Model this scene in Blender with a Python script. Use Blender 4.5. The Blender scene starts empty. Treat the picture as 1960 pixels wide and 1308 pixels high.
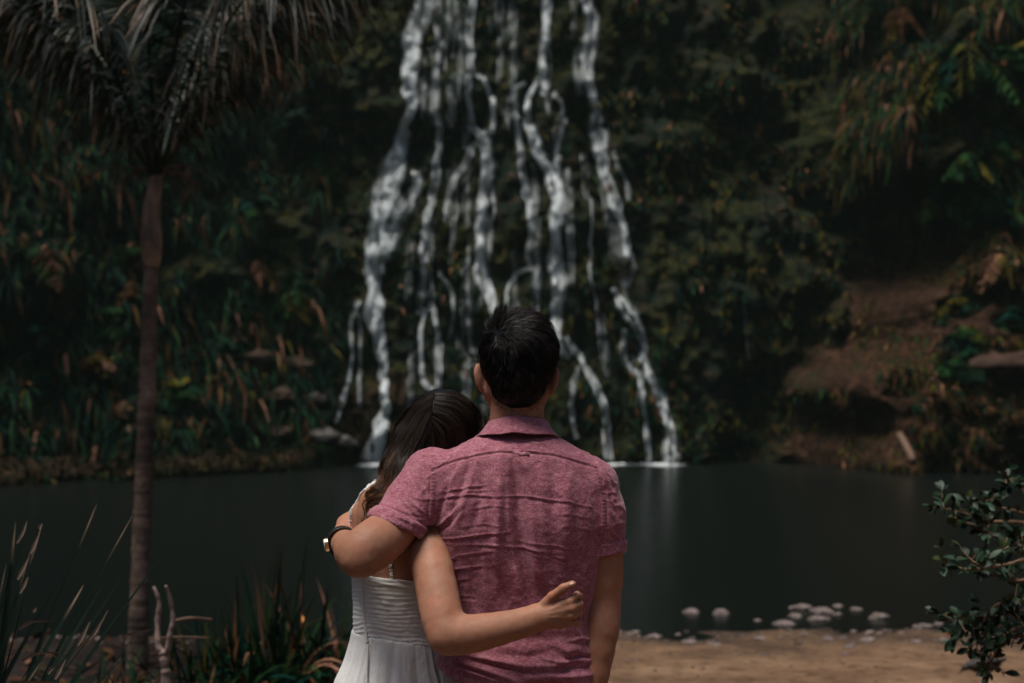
import bpy, math, random
import numpy as np
from mathutils import Vector, Matrix

random.seed(7)
R = math.radians
sc = bpy.context.scene

# ------------------------------------------------------------ camera
F = 2722.0                     # focal length in pixels of the 1960 px wide photograph (50 mm lens)
CAMZ = 1.544
PITCH = math.atan(126.0 / F)
cam_d = bpy.data.cameras.new("camera")
cam = bpy.data.objects.new("camera", cam_d)
sc.collection.objects.link(cam)
cam.location = (0, 0, CAMZ)
cam.rotation_euler = (math.pi / 2 + PITCH, 0, 0)
cam_d.sensor_width = 36.0
cam_d.lens = 50.0
cam_d.clip_start = 0.05
cam_d.clip_end = 500
cam_d.dof.use_dof = True
cam_d.dof.focus_distance = 2.98
cam_d.dof.aperture_fstop = 4.0
sc.camera = cam

# ------------------------------------------------------------ light
SUN_EL, SUN_AZ = 72.0, 232.0     # azimuth clockwise from +Y : behind the camera, from the left
world = bpy.data.worlds.new("World")
sc.world = world
world.use_nodes = True
wn = world.node_tree
bg = wn.nodes["Background"]
sky = wn.nodes.new("ShaderNodeTexSky")
sky.sky_type = 'NISHITA'
sky.sun_disc = False
sky.sun_elevation = R(SUN_EL)
sky.sun_rotation = R(SUN_AZ)
sky.air_density = 1.0
sky.dust_density = 3.0
sky.ozone_density = 1.0
wn.links.new(sky.outputs[0], bg.inputs[0])
bg.inputs[1].default_value = 0.052
sun_d = bpy.data.lights.new("sun", 'SUN')
sun_d.energy = 3.3
sun_d.angle = R(26)
sun_d.color = (1.0, 0.94, 0.86)
sun = bpy.data.objects.new("sun", sun_d)
sc.collection.objects.link(sun)
_az = R(SUN_AZ)
sdir = Vector((math.sin(_az) * math.cos(R(SUN_EL)), math.cos(_az) * math.cos(R(SUN_EL)), math.sin(R(SUN_EL))))
sun.rotation_euler = sdir.to_track_quat('Z', 'Y').to_euler()
sc.view_settings.view_transform = 'Standard'
sc.view_settings.look = 'None'
sc.view_settings.exposure = 0.34
sc.view_settings.gamma = 1.0
try:
    sc.cycles.use_denoising = True
    sc.cycles.max_bounces = 6
    sc.cycles.diffuse_bounces = 3
    sc.cycles.glossy_bounces = 3
    sc.cycles.transparent_max_bounces = 8
except Exception:
    pass

# ------------------------------------------------------------ helpers
def W(px, py, Y):
    """world point that lies at photograph pixel (px, py) and depth Y"""
    u = (np.asarray(px, float) - 980.0) / F
    v = (654.0 - np.asarray(py, float)) / F
    dy = math.cos(PITCH) - math.sin(PITCH) * v
    dz = math.sin(PITCH) + math.cos(PITCH) * v
    t = np.asarray(Y, float) / dy
    return np.stack(np.broadcast_arrays(u * t, np.asarray(Y, float) + 0 * t, CAMZ + dz * t), -1)

def toPX(P):
    P = np.asarray(P, float)
    y = P[..., 1]; z = P[..., 2] - CAMZ
    c, s = math.cos(PITCH), math.sin(PITCH)
    fwd = y * c + z * s
    up = -y * s + z * c
    return 980 + F * P[..., 0] / fwd, 654 - F * up / fwd

_rng = np.random.RandomState(11)
_LAT = _rng.rand(64, 64, 64).astype(np.float32)
def vnoise(P):
    P = np.asarray(P, np.float64)
    i = np.floor(P).astype(np.int64)
    f = P - i
    f = f * f * (3 - 2 * f)
    i &= 63
    j = (i + 1) & 63
    x0, y0, z0 = i[..., 0], i[..., 1], i[..., 2]
    x1, y1, z1 = j[..., 0], j[..., 1], j[..., 2]
    fx, fy, fz = f[..., 0], f[..., 1], f[..., 2]
    def L(a, b, t): return a + (b - a) * t
    return 2 * L(L(L(_LAT[x0, y0, z0], _LAT[x1, y0, z0], fx), L(_LAT[x0, y1, z0], _LAT[x1, y1, z0], fx), fy),
                 L(L(_LAT[x0, y0, z1], _LAT[x1, y0, z1], fx), L(_LAT[x0, y1, z1], _LAT[x1, y1, z1], fx), fy), fz) - 1
def fbm(P, oct=4, gain=0.5):
    P = np.asarray(P, np.float64)
    s = 0; a = 1.0
    for k in range(oct):
        s = s + a * vnoise(P + 17.3 * k)
        P = P * 2.03
        a *= gain
    return s
def sstep(x, a, b):
    t = np.clip((x - a) / (b - a), 0, 1)
    return t * t * (3 - 2 * t)

def mesh_obj(name, verts, faces, mat=None, parent=None, smooth=True, cols=None, uvs=None):
    me = bpy.data.meshes.new(name)
    verts = np.asarray(verts, np.float32)
    me.vertices.add(len(verts))
    me.vertices.foreach_set("co", verts.ravel())
    if isinstance(faces, np.ndarray):
        n, k = faces.shape
        loops = faces.ravel().astype(np.int32)
        starts = np.arange(n, dtype=np.int32) * k
        tot = np.full(n, k, np.int32)
    else:
        n = len(faces)
        tot = np.array([len(f) for f in faces], np.int32)
        starts = np.concatenate([[0], np.cumsum(tot)[:-1]]).astype(np.int32)
        loops = np.array([v for f in faces for v in f], np.int32)
    me.loops.add(len(loops))
    me.loops.foreach_set("vertex_index", loops)
    me.polygons.add(n)
    me.polygons.foreach_set("loop_start", starts)
    me.polygons.foreach_set("loop_total", tot)
    me.polygons.foreach_set("use_smooth", np.full(n, smooth, bool))
    me.update(calc_edges=True)
    me.validate()
    if cols is not None:
        ca = me.color_attributes.new("col", 'FLOAT_COLOR', 'POINT')
        c4 = np.ones((len(verts), 4), np.float32)
        c4[:, :3] = cols
        ca.data.foreach_set("color", c4.ravel())
    o = bpy.data.objects.new(name, me)
    sc.collection.objects.link(o)
    if mat: me.materials.append(mat)
    if parent: o.parent = parent
    return o

def recenter(o, origin):
    """move a mesh object's origin without moving its shape"""
    origin = Vector(origin)
    o.data.transform(Matrix.Translation(-origin))
    o.location = origin

def tag(o, label=None, cat=None, group=None, kind=None):
    if label: o['label'] = label
    if cat: o['category'] = cat
    if group: o['group'] = group
    if kind: o['kind'] = kind
    return o

def empty(name, loc, label, cat, group=None):
    o = bpy.data.objects.new(name, None)
    sc.collection.objects.link(o)
    o.location = loc
    o.empty_display_size = 0.1
    return tag(o, label, cat, group)

def under(o, root):
    """parent a part (built in world space) to its thing or to a part of it"""
    top = root
    while top.parent: top = top.parent
    o.data.transform(Matrix.Translation(-top.location))
    o.parent = root
    return o


# ---- tubes, blades
def frames(pts):
    t = np.gradient(pts, axis=0)
    t /= np.linalg.norm(t, axis=1, keepdims=True) + 1e-9
    ref = np.array([0.31, 0.77, 0.55])
    a = np.cross(t, ref); a /= np.linalg.norm(a, axis=1, keepdims=True) + 1e-9
    b = np.cross(t, a)
    return t, a, b

def catmull(pts, n):
    pts = np.asarray(pts, float)
    if len(pts) < 3:
        s = np.linspace(0, 1, n)[:, None]
        return pts[0] * (1 - s) + pts[-1] * s
    p = np.vstack([2 * pts[0] - pts[1], pts, 2 * pts[-1] - pts[-2]])
    u = np.linspace(0, len(pts) - 1 - 1e-6, n)
    i = u.astype(int); f = (u - i)[:, None]
    p0, p1, p2, p3 = p[i], p[i + 1], p[i + 2], p[i + 3]
    return 0.5 * (2 * p1 + (p2 - p0) * f + (2 * p0 - 5 * p1 + 4 * p2 - p3) * f**2 + (-p0 + 3 * p1 - 3 * p2 + p3) * f**3)

class Acc:
    def __init__(s): s.v = []; s.f = []; s.c = []; s.n = 0
    def add(s, v, f, c=None):
        v = np.asarray(v, float); s.v.append(v); s.f.append(np.asarray(f, int) + s.n); s.n += len(v)
        s.c.append(np.broadcast_to(np.asarray(c if c is not None else (1, 1, 1), float), (len(v), 3)))
    def tube(s, pts, rad, k=8, c=None, cap=True, flat=1.0):
        pts = np.asarray(pts, float); m = len(pts)
        rad = np.broadcast_to(np.asarray(rad, float), (m,))
        t, a, b = frames(pts)
        an = np.arange(k) * 2 * math.pi / k
        ring = (np.cos(an)[None, :, None] * a[:, None] + flat * np.sin(an)[None, :, None] * b[:, None]) * rad[:, None, None] + pts[:, None]
        v = ring.reshape(-1, 3)
        i = np.arange(m - 1)[:, None] * k; j = np.arange(k)[None]
        j2 = (j + 1) % k
        f = np.stack([i + j, i + j2, i + k + j2, i + k + j], -1).reshape(-1, 4)
        if cap:
            v = np.vstack([v, pts[0], pts[-1]])
            e0 = np.stack([j[0], np.full(k, m * k), np.full(k, m * k), j2[0]], -1)
            e1 = np.stack([(m - 1) * k + j[0], (m - 1) * k + j2[0], np.full(k, m * k + 1), np.full(k, m * k + 1)], -1)
            # as real triangles
            s.add(v, f, c)
            base = s.n - len(v)
            tri = np.vstack([e0[:, [3, 0, 1]], e1[:, [0, 1, 2]]]) + base
            s.tri.append(tri) if hasattr(s, 'tri') else setattr(s, 'tri', [tri])
        else:
            s.add(v, f, c)
    def blade(s, pts, wid, up=None, c=None, fold=0.25):
        """a strap leaf: three vertices across (folded along the midrib)"""
        pts = np.asarray(pts, float); m = len(pts)
        wid = np.broadcast_to(np.asarray(wid, float), (m,))
        t, a, b = frames(pts)
        if up is not None:
            a = np.cross(t, up); a /= np.linalg.norm(a, axis=1, keepdims=True) + 1e-9
            b = np.cross(a, t)
        l = pts - a * wid[:, None] / 2 + b * wid[:, None] * fold
        r = pts + a * wid[:, None] / 2 + b * wid[:, None] * fold
        v = np.stack([l, pts, r], 1).reshape(-1, 3)
        i = np.arange(m - 1) * 3
        f = np.vstack([np.stack([i, i + 1, i + 4, i + 3], -1), np.stack([i + 1, i + 2, i + 5, i + 4], -1)])
        s.add(v, f, c)
    def build(s, name, mat, parent=None, smooth=True, col=False):
        if not s.v: return None
        v = np.vstack(s.v); f = np.vstack(s.f)
        fl = f
        if hasattr(s, 'tri'):
            fl = [list(q) for q in f] + [list(q) for q in np.vstack(s.tri)]
        return mesh_obj(name, v, fl, mat, parent, smooth, np.vstack(s.c) if col else None)

def strands(P, rad, cols=None):
    """P: (N, M, 3) polylines -> three sided tubes in one mesh; rad (N,M) or scalar"""
    N, M, _ = P.shape
    T = np.gradient(P, axis=1)
    T /= np.linalg.norm(T, axis=2, keepdims=True) + 1e-9
    ref = np.array([0.2, 0.93, 0.3])
    A = np.cross(T, ref); A /= np.linalg.norm(A, axis=2, keepdims=True) + 1e-9
    B = np.cross(T, A)
    rad = np.broadcast_to(rad, (N, M))[..., None]
    rings = [P + rad * (math.cos(q) * A + math.sin(q) * B) for q in (0, 2.0944, 4.1888)]
    V = np.stack(rings, 2).reshape(-1, 3)
    base = (np.arange(N)[:, None, None] * M + np.arange(M - 1)[None, :, None]) * 3
    j = np.arange(3)[None, None]; j2 = (j + 1) % 3
    Fq = np.stack([base + j, base + j2, base + 3 + j2, base + 3 + j], -1).reshape(-1, 4)
    C = None
    if cols is not None:
        C = np.repeat(np.asarray(cols).reshape(N, -1, 3) * np.ones((1, M, 1)), 3, axis=1).reshape(-1, 3) if np.asarray(cols).ndim == 2 else np.repeat(cols, 3, axis=1).reshape(-1, 3)
    return V, Fq, C

# ---- signed distance modelling
def smin(a, b, k):
    h = np.clip(0.5 + 0.5 * (b - a) / k, 0, 1)
    return b + (a - b) * h - k * h * (1 - h)
def rcone(P, a, b, r1, r2):
    a = np.asarray(a, np.float32); b = np.asarray(b, np.float32)
    ba = b - a; pa = P - a
    t = np.clip(pa @ ba / (ba @ ba), 0, 1)
    return np.linalg.norm(pa - t[:, None] * ba, axis=1) - (r1 + (r2 - r1) * t)
def chain(P, pts, k=0.006):
    d = None
    for (a, ra), (b, rb) in zip(pts[:-1], pts[1:]):
        e = rcone(P, a, b, ra, rb)
        d = e if d is None else smin(d, e, k)
    return d
def smooth_pts(pts, n):
    a = np.array([list(p) + [r] for p, r in pts], float)
    c = catmull(a, n)
    return [(tuple(q[:3]), float(q[3])) for q in c]
def ellip(P, c, r, rot=None):
    q = P - np.asarray(c, np.float32)
    if rot is not None: q = q @ np.asarray(rot, np.float32)
    r = np.asarray(r, np.float32)
    k0 = np.linalg.norm(q / r, axis=1); k1 = np.linalg.norm(q / (r * r), axis=1) + 1e-6
    return k0 * (k0 - 1) / k1
def rotm(ax, deg): return np.array(Matrix.Rotation(R(deg), 3, ax))

class Loft:
    """stack of super-ellipse sections; rows (z, cx, cy, rx, ry)"""
    def __init__(s, rows, n=2.3):
        rows = sorted(rows, key=lambda r: r[0])
        a = np.array(rows, float)
        zz = np.linspace(a[0, 0], a[-1, 0], 240)
        tab = [np.interp(zz, a[:, 0], a[:, k]) for k in range(1, 5)]
        ker = np.hanning(13); ker /= ker.sum()
        tab = [np.convolve(np.pad(t, 6, mode='edge'), ker, 'valid') for t in tab]
        s.z = zz; s.t = tab; s.n = n
    def __call__(s, P, off=0.0, capk=0.01):
        z = P[:, 2]
        cx, cy, rx, ry = [np.interp(z, s.z, t) for t in s.t]
        dx = (P[:, 0] - cx); dy = (P[:, 1] - cy)
        rx = np.maximum(rx + off, 0.004); ry = np.maximum(ry + off, 0.004)
        q = (np.abs(dx / rx) ** s.n + np.abs(dy / ry) ** s.n) ** (1 / s.n) + 1e-6
        m = np.sqrt(dx * dx + dy * dy) + 1e-6
        d = m - m / q
        cap = np.maximum(s.z[0] - z, z - s.z[-1]) - off
        return np.maximum(d, cap)

def polygonise(fn, lo, hi, h, lip=2.6):
    """surface nets of fn(P)<0 inside the box lo..hi at cell size h"""
    lo = np.asarray(lo, float); hi = np.asarray(hi, float)
    B = 8
    nb = np.ceil((hi - lo) / (h * B)).astype(int) + 1
    cx = [lo[k] + (np.arange(nb[k]) + 0.5) * h * B - 0.5 * h for k in range(3)]
    G = np.stack(np.meshgrid(*cx, indexing='ij'), -1).reshape(-1, 3).astype(np.float32)
    c = np.concatenate([fn(G[i:i + 200000]) for i in range(0, len(G), 200000)])
    c = c.reshape(nb)
    act = np.abs(c) < h * B * 0.87 * lip
    n = nb * B
    D = np.repeat(np.repeat(np.repeat(c.astype(np.float32), B, 0), B, 1), B, 2)
    ai = np.argwhere(act)
    loc = np.stack(np.meshgrid(*[np.arange(B)] * 3, indexing='ij'), -1).reshape(-1, 3)
    for i in range(0, len(ai), 600):
        idx = (ai[i:i + 600, None, :] * B + loc[None]).reshape(-1, 3)
        P = (lo + idx * h).astype(np.float32)
        D[idx[:, 0], idx[:, 1], idx[:, 2]] = fn(P)
    S = D < 0
    cnt = np.zeros(tuple(n - 1), np.int8)
    for a in (0, 1):
        for b in (0, 1):
            for d in (0, 1):
                cnt += S[a:n[0] - 1 + a, b:n[1] - 1 + b, d:n[2] - 1 + d]
    mix = (cnt > 0) & (cnt < 8)
    cells = np.argwhere(mix)
    flat = np.flatnonzero(mix.ravel())
    dims = n - 1
    acc = np.zeros((len(cells), 3)); num = np.zeros(len(cells))
    corners = [(a, b, d) for a in (0, 1) for b in (0, 1) for d in (0, 1)]
    val = {q: D[cells[:, 0] + q[0], cells[:, 1] + q[1], cells[:, 2] + q[2]] for q in corners}
    for q in corners:
        for ax in range(3):
            if q[ax] == 0:
                w = list(q); w[ax] = 1; w = tuple(w)
                a, b = val[q], val[w]
                m = (a < 0) != (b < 0)
                t = a / np.where(m, a - b, 1)
                p = np.tile(np.array(q, float), (len(cells), 1)); p[:, ax] += t
                acc += np.where(m[:, None], p, 0); num += m
    V = lo + (cells + acc / num[:, None]) * h
    quads = []
    for ax in range(3):
        sl0 = [slice(1, n[k] - 1) for k in range(3)]; sl1 = list(sl0)
        sl0[ax] = slice(0, n[ax] - 1); sl1[ax] = slice(1, n[ax])
        a = S[tuple(sl0)]; b = S[tuple(sl1)]
        e = np.argwhere(a != b)
        if not len(e): continue
        sg = a[e[:, 0], e[:, 1], e[:, 2]]
        off = np.array([1, 1, 1]); off[ax] = 0
        e = e + off
        u, v = [(1, 2), (2, 0), (0, 1)][ax]
        du = np.zeros(3, int); du[u] = 1
        dv = np.zeros(3, int); dv[v] = 1
        cs = [e - du - dv, e - dv, e, e - du]
        id4 = []
        for q in cs:
            fl = (q[:, 0] * dims[1] + q[:, 1]) * dims[2] + q[:, 2]
            id4.append(np.searchsorted(flat, fl))
        Q = np.stack(id4, -1)
        Q[~sg] = Q[~sg][:, ::-1]
        quads.append(Q)
    Q = np.vstack(quads)
    return V, Q

def vnormals(V, Q):
    a = V[Q[:, 2]] - V[Q[:, 0]]; b = V[Q[:, 3]] - V[Q[:, 1]]
    nf = np.cross(a, b)
    N = np.zeros_like(V)
    for k in range(4):
        for d in range(3):
            N[:, d] += np.bincount(Q[:, k], nf[:, d], len(V))
    N /= np.linalg.norm(N, axis=1, keepdims=True) + 1e-12
    return N

def relax(V, Q, it=2, w=0.5):
    for _ in range(it):
        S = np.zeros_like(V); C = np.zeros(len(V))
        for k in range(4):
            i = Q[:, k]; j = Q[:, (k + 1) % 4]
            for d in range(3):
                S[:, d] += np.bincount(i, V[j, d], len(V)) + np.bincount(j, V[i, d], len(V))
            C += np.bincount(i, None, len(V)) + np.bincount(j, None, len(V))
        V = V * (1 - w) + w * S / np.maximum(C, 1)[:, None]
    return V

def raymarch(px, py, fn, y0=2.6, y1=3.6, fallback=3.1, steps=60):
    """depth Y where the sight line through each pixel meets the surface of fn"""
    px = np.asarray(px, float); py = np.asarray(py, float)
    Y = np.full(px.shape, y0); hit = np.zeros(px.shape, bool)
    for _ in range(steps):
        d = fn(W(px, py, Y).reshape(-1, 3).astype(np.float32)).reshape(px.shape)
        hit |= d < 0.0012
        Y = np.where(hit | (Y > y1), Y, Y + np.maximum(d * 0.55, 0.001))
    return np.where(hit, Y, fallback), hit

# ------------------------------------------------------------ materials
def new_mat(name):
    m = bpy.data.materials.new(name); m.use_nodes = True
    nt = m.node_tree
    return m, nt, nt.nodes["Principled BSDF"]
def N(nt, typ, **kw):
    n = nt.nodes.new(typ)
    for k, v in kw.items():
        if k.startswith('i_'):
            key = k[2:].replace('_', ' ')
            n.inputs[key].default_value = v
        else: setattr(n, k, v)
    return n
def coords(nt, scale, typ='Object'):
    tc = nt.nodes.new("ShaderNodeTexCoord"); mp = nt.nodes.new("ShaderNodeMapping")
    mp.inputs['Scale'].default_value = scale
    nt.links.new(tc.outputs[typ], mp.inputs[0])
    return mp.outputs[0]
def noise(nt, scale, vec=None, detail=4, rough=0.55, dist=0.0):
    n = nt.nodes.new("ShaderNodeTexNoise")
    n.inputs['Scale'].default_value = scale; n.inputs['Detail'].default_value = detail
    n.inputs['Roughness'].default_value = rough; n.inputs['Distortion'].default_value = dist
    if vec is not None: nt.links.new(vec, n.inputs['Vector'])
    return n.outputs[0]
def ramp(nt, fac, stops, interp='LINEAR'):
    r = nt.nodes.new("ShaderNodeValToRGB")
    r.color_ramp.interpolation = interp
    e = r.color_ramp.elements
    while len(e) > 1: e.remove(e[-1])
    e[0].position = stops[0][0]; e[0].color = (*stops[0][1], 1)
    for p, c in stops[1:]:
        k = e.new(p); k.color = (*c, 1)
    nt.links.new(fac, r.inputs[0])
    return r.outputs[0]
def mixc(nt, fac, a, b, blend='MIX'):
    m = nt.nodes.new("ShaderNodeMix"); m.data_type = 'RGBA'; m.blend_type = blend
    for sock, v in ((m.inputs[0], fac), (m.inputs[6], a), (m.inputs[7], b)):
        if isinstance(v, (int, float)): sock.default_value = v
        elif isinstance(v, tuple): sock.default_value = (*v, 1)
        else: nt.links.new(v, sock)
    return m.outputs[2]
def bump(nt, bsdf, h, strength, dist, prev=None):
    b = nt.nodes.new("ShaderNodeBump")
    b.inputs['Strength'].default_value = strength; b.inputs['Distance'].default_value = dist
    nt.links.new(h, b.inputs['Height'])
    if prev is not None: nt.links.new(prev, b.inputs['Normal'])
    nt.links.new(b.outputs[0], bsdf.inputs['Normal'])
    return b.outputs[0]
def plain(name, col, rough=0.6, var=0.25, scale=20, spec=0.3, bmp=0.0, coat=0.0):
    m, nt, b = new_mat(name)
    v = coords(nt, (1, 1, 1))
    n = noise(nt, scale, v)
    lo = tuple(c * (1 - var) for c in col); hi = tuple(min(1, c * (1 + var)) for c in col)
    nt.links.new(ramp(nt, n, [(0.3, lo), (0.7, hi)]), b.inputs['Base Color'])
    b.inputs['Roughness'].default_value = rough
    b.inputs['Specular IOR Level'].default_value = spec
    if bmp: bump(nt, b, n, 0.6, bmp)
    return m
def attr_mat(name, rough=0.6, spec=0.25, scale=6, var=0.5, trans=0.0, bmp=0.0):
    """base colour from the mesh's own leaf colours, broken up by noise"""
    m, nt, b = new_mat(name)
    a = N(nt, "ShaderNodeAttribute", attribute_name="col")
    v = coords(nt, (1, 1, 1))
    n = noise(nt, scale, v)
    g = ramp(nt, n, [(0.3, (1 - var,) * 3), (0.7, (1 + var,) * 3)])
    nt.links.new(mixc(nt, 1.0, a.outputs['Color'], g, 'MULTIPLY'), b.inputs['Base Color'])
    b.inputs['Roughness'].default_value = rough
    b.inputs['Specular IOR Level'].default_value = spec
    if trans and 'Transmission Weight' in b.inputs:
        pass
    if bmp: bump(nt, b, n, 0.5, bmp)
    return m
# ============================================================ THE PLACE
WATER = -0.15
def shore_y(x):
    return 10.55 + .35 * vnoise(np.stack([x * .35, x * 0, x * 0 + 3], -1)) + .12 * vnoise(np.stack([x * 1.7, x * 0, x * 0], -1))
def ground_z(x, y):
    s = y - shore_y(x)
    z = np.where(s < 0, WATER + np.clip(-s, 0, 1e9) * .035, WATER - s * .16)
    z = np.where(s < -4.3, 0.0, z)
    z = np.maximum(z, -1.5)
    P = np.stack([x, y, 0 * x], -1)
    z = z + np.clip(np.abs(y - 3.1) - .6, 0, 1) * .018 * fbm(P * 1.6, 3) * np.where(s < 2, 1, .3)
    z = z + .0055 * np.clip(fbm(P * 7, 3), -1, 1) + .004 * fbm(P * 22, 2) * (s < .5)
    bank = sstep(-x, 1.6, 3.4) * sstep(y, 5.5, 8) * sstep(-s, -.2, .6)
    return z + bank * .06 * (1 + fbm(P * 2.5, 3))

# sand sheet: one mesh, fine near the camera
gxs = np.concatenate([np.linspace(-60, -9, 30)[:-1], np.linspace(-9, 9, 300), np.linspace(9, 60, 30)[1:]])
gys = np.concatenate([np.linspace(-30, 0, 14)[:-1], np.linspace(0, 5, 60)[:-1], np.linspace(5, 12.5, 300)[:-1], np.linspace(12.5, 60, 40)])
X, Yg = np.meshgrid(gxs, gys, indexing='ij')
Z = ground_z(X, Yg)
idx = np.arange(X.size).reshape(X.shape)
def grid_faces(idx):
    return np.stack([idx[:-1, :-1], idx[1:, :-1], idx[1:, 1:], idx[:-1, 1:]], -1).reshape(-1, 4)
m, nt, b = new_mat("sand")
v = coords(nt, (1, 1, 1))
n1 = noise(nt, 2.2, v, 6, .6); n2 = noise(nt, 38, v, 5, .7); n3 = noise(nt, 240, v, 3, .6)
c1 = ramp(nt, n1, [(0.3, (.14, .080, .046)), (0.55, (.24, .145, .085)), (0.72, (.33, .21, .125))])
n5 = noise(nt, 9, v, 5, .65)
c2 = mixc(nt, 1.0, ramp(nt, n2, [(0.30, (.35, .30, .28)), (0.46, (1, 1, 1)), (0.62, (1.0, .98, .95)), (0.74, (1.35, 1.3, 1.25))]), ramp(nt, n5, [(0.32, (.50, .45, .42)), (0.5, (1, 1, 1)), (0.7, (1.15, 1.12, 1.1))]), 'MULTIPLY')
geo = nt.nodes.new("ShaderNodeNewGeometry"); sx_ = nt.nodes.new("ShaderNodeSeparateXYZ"); nt.links.new(geo.outputs['Position'], sx_.inputs[0])
mr = nt.nodes.new("ShaderNodeMapRange"); nt.links.new(sx_.outputs['Z'], mr.inputs[0])
mr.inputs[1].default_value = WATER - .004; mr.inputs[2].default_value = WATER + .045; mr.inputs[3].default_value = 1; mr.inputs[4].default_value = 0
col = mixc(nt, 1.0, c1, c2, 'MULTIPLY')
col = mixc(nt, mr.outputs[0], col, (.030, .021, .015))
lm = nt.nodes.new("ShaderNodeMapRange"); nt.links.new(sx_.outputs['X'], lm.inputs[0])
lm.inputs[1].default_value = -.2; lm.inputs[2].default_value = -1.1; lm.inputs[3].default_value = 0; lm.inputs[4].default_value = 1
soil = ramp(nt, n2, [(0.35, (.006, .005, .004)), (0.55, (.022, .014, .011)), (0.7, (.065, .042, .033))])
col = mixc(nt, lm.outputs[0], col, soil)
nt.links.new(col, b.inputs['Base Color'])
b.inputs['Roughness'].default_value = .85; b.inputs['Specular IOR Level'].default_value = .2
p_ = bump(nt, b, n5, .8, .06); p_ = bump(nt, b, n2, .9, .03, p_); bump(nt, b, n3, .5, .004, p_)
ground = tag(mesh_obj('ground', np.stack([X, Yg, Z], -1).reshape(-1, 3), grid_faces(idx), m), kind='structure')

# pool
m, nt, b = new_mat("pool_water")
b.inputs['Base Color'].default_value = (.0034, .0054, .0048, 1)
b.inputs['Roughness'].default_value = .24
b.inputs['IOR'].default_value = 1.33
v = coords(nt, (1.0, .45, 1)); n1 = noise(nt, 2.6, v, 4, .55, .4); v2_ = coords(nt, (1, .35, 1)); n2 = noise(nt, 11, v2_, 3, .5)
p_ = bump(nt, b, n1, .2, .04); bump(nt, b, n2, .25, .012, p_)
wx = np.linspace(-40, 40, 60); wy = np.linspace(9.0, 62, 60)
X, Yg = np.meshgrid(wx, wy, indexing='ij'); idx = np.arange(X.size).reshape(X.shape)
water = tag(mesh_obj('water', np.stack([X, Yg, 0 * X + WATER], -1).reshape(-1, 3), grid_faces(idx), m), kind='structure')

# ------------------------------------------------------------ cliff behind the pool
def edge_x(z): return np.interp(z, [0, 1.8, 6.8, 8.3, 12, 30], [9.3, 9.3, 12.7, 11.2, 10.8, 10.4]) + .5 * vnoise(np.stack([z * .9, 0 * z, 0 * z + 5], -1))
def cliff_y(x, z):
    P = np.stack([x, 0 * x, z], -1)
    y = 42.7 + .16 * np.maximum(z, 0)
    fz = 1 - .6 * sstep(x, -6.2, -4.6) * (1 - sstep(x, 4.6, 5.8))
    for zl, a in ((.9, .3), (3.4, .55), (5.6, .5), (8.0, .6), (10.4, .7), (13, .8)):
        zz = z - zl - .5 * vnoise(np.stack([x * .35, 0 * x + zl, 0 * x], -1))
        y = y + fz * a * sstep(zz, -.25, .25) * (.5 + .5 * vnoise(np.stack([x * .22, 0 * x + zl * 3, 0 * x], -1))) 
    lf = np.clip(-4.9 - x, 0, 40)
    y = y - 1.55 * lf ** .95 * (1 - .0 * z) + np.clip(lf, 0, 3) * .11 * np.maximum(z, 0)
    bn = vnoise(np.stack([x * .45, 0 * x + 2, 0 * x], -1)); bn2 = vnoise(np.stack([x * 1.7, 0 * x + 7, 0 * x], -1))
    bank = sstep(-x, 4.6, 6.6) * (1 - sstep(z, -.05, .62 + .35 * bn + .15 * bn2)) * (3.4 + 1.5 * bn + .6 * bn2)
    y = y - bank
    tier = sstep(-x, 3.8, 5.0) * (1 - sstep(-x, 8.5, 11)) * (1 - sstep(z, 2.2, 3.0))
    y = y - tier * 1.6 * (1 - .35 * np.floor(np.clip(z + .25 * vnoise(P * .8), 0, 3) / .7) * .7)
    q = x - edge_x(z)
    rb = sstep(q, -.7, .9)
    y = y - 5.5 * rb - .18 * np.clip(q, 0, 12) + rb * .12 * np.maximum(z, 0) - rb * .9 * fbm(P * .9 + 3, 5)
    gul = np.exp(-((q + 1.6) / 1.1) ** 2)
    y = y + 1.2 * gul
    y = y - .75 * fz * fbm(P * .42, 4) - .38 * fbm(P * np.array([1.5, 1, 1.1]), 3) - .16 * fbm(P * np.array([4.5, 1, 3.0]), 3)
    cr = 1 - np.abs(vnoise(P * np.array([1.6, 1, .5]) + 9)); y = y + .35 * cr ** 6
    return y
cxs = np.concatenate([np.linspace(-46, -17, 30)[:-1], np.linspace(-17, 17, 560), np.linspace(17, 46, 30)[1:]])
czs = np.concatenate([np.linspace(-2, -.3, 5)[:-1], np.linspace(-.3, 1.2, 60)[:-1], np.linspace(1.2, 15, 260)[:-1], np.linspace(15, 27, 50)])
X, Zc = np.meshgrid(cxs, czs, indexing='ij')
Yc = cliff_y(X, Zc); idx = np.arange(X.size).reshape(X.shape)
m, nt, b = new_mat("mossy_rock")
v = coords(nt, (1, 1, 1))
n1 = noise(nt, .55, v, 6, .6); n2 = noise(nt, 2.4, v, 6, .65); n3 = noise(nt, 4.2, v, 5, .65); n4 = noise(nt, .8, coords(nt, (1, 1, .35)), 4, .6)
rock = ramp(nt, n2, [(0.34, (.001, .0075, .005)), (0.5, (.007, .014, .008)), (0.62, (.034, .023, .013)), (0.74, (.085, .060, .044))])
moss = ramp(nt, n3, [(0.34, (.001, .008, .004)), (0.52, (.014, .018, .003)), (0.64, (.046, .034, .004)), (0.76, (.10, .058, .014))])
earth = ramp(nt, n3, [(0.34, (.007, .004, .002)), (0.52, (.032, .015, .008)), (0.70, (.085, .042, .024))])
mk = ramp(nt, n1, [(0.42, (0, 0, 0)), (0.56, (1, 1, 1))])
col = mixc(nt, mk, rock, moss)
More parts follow.
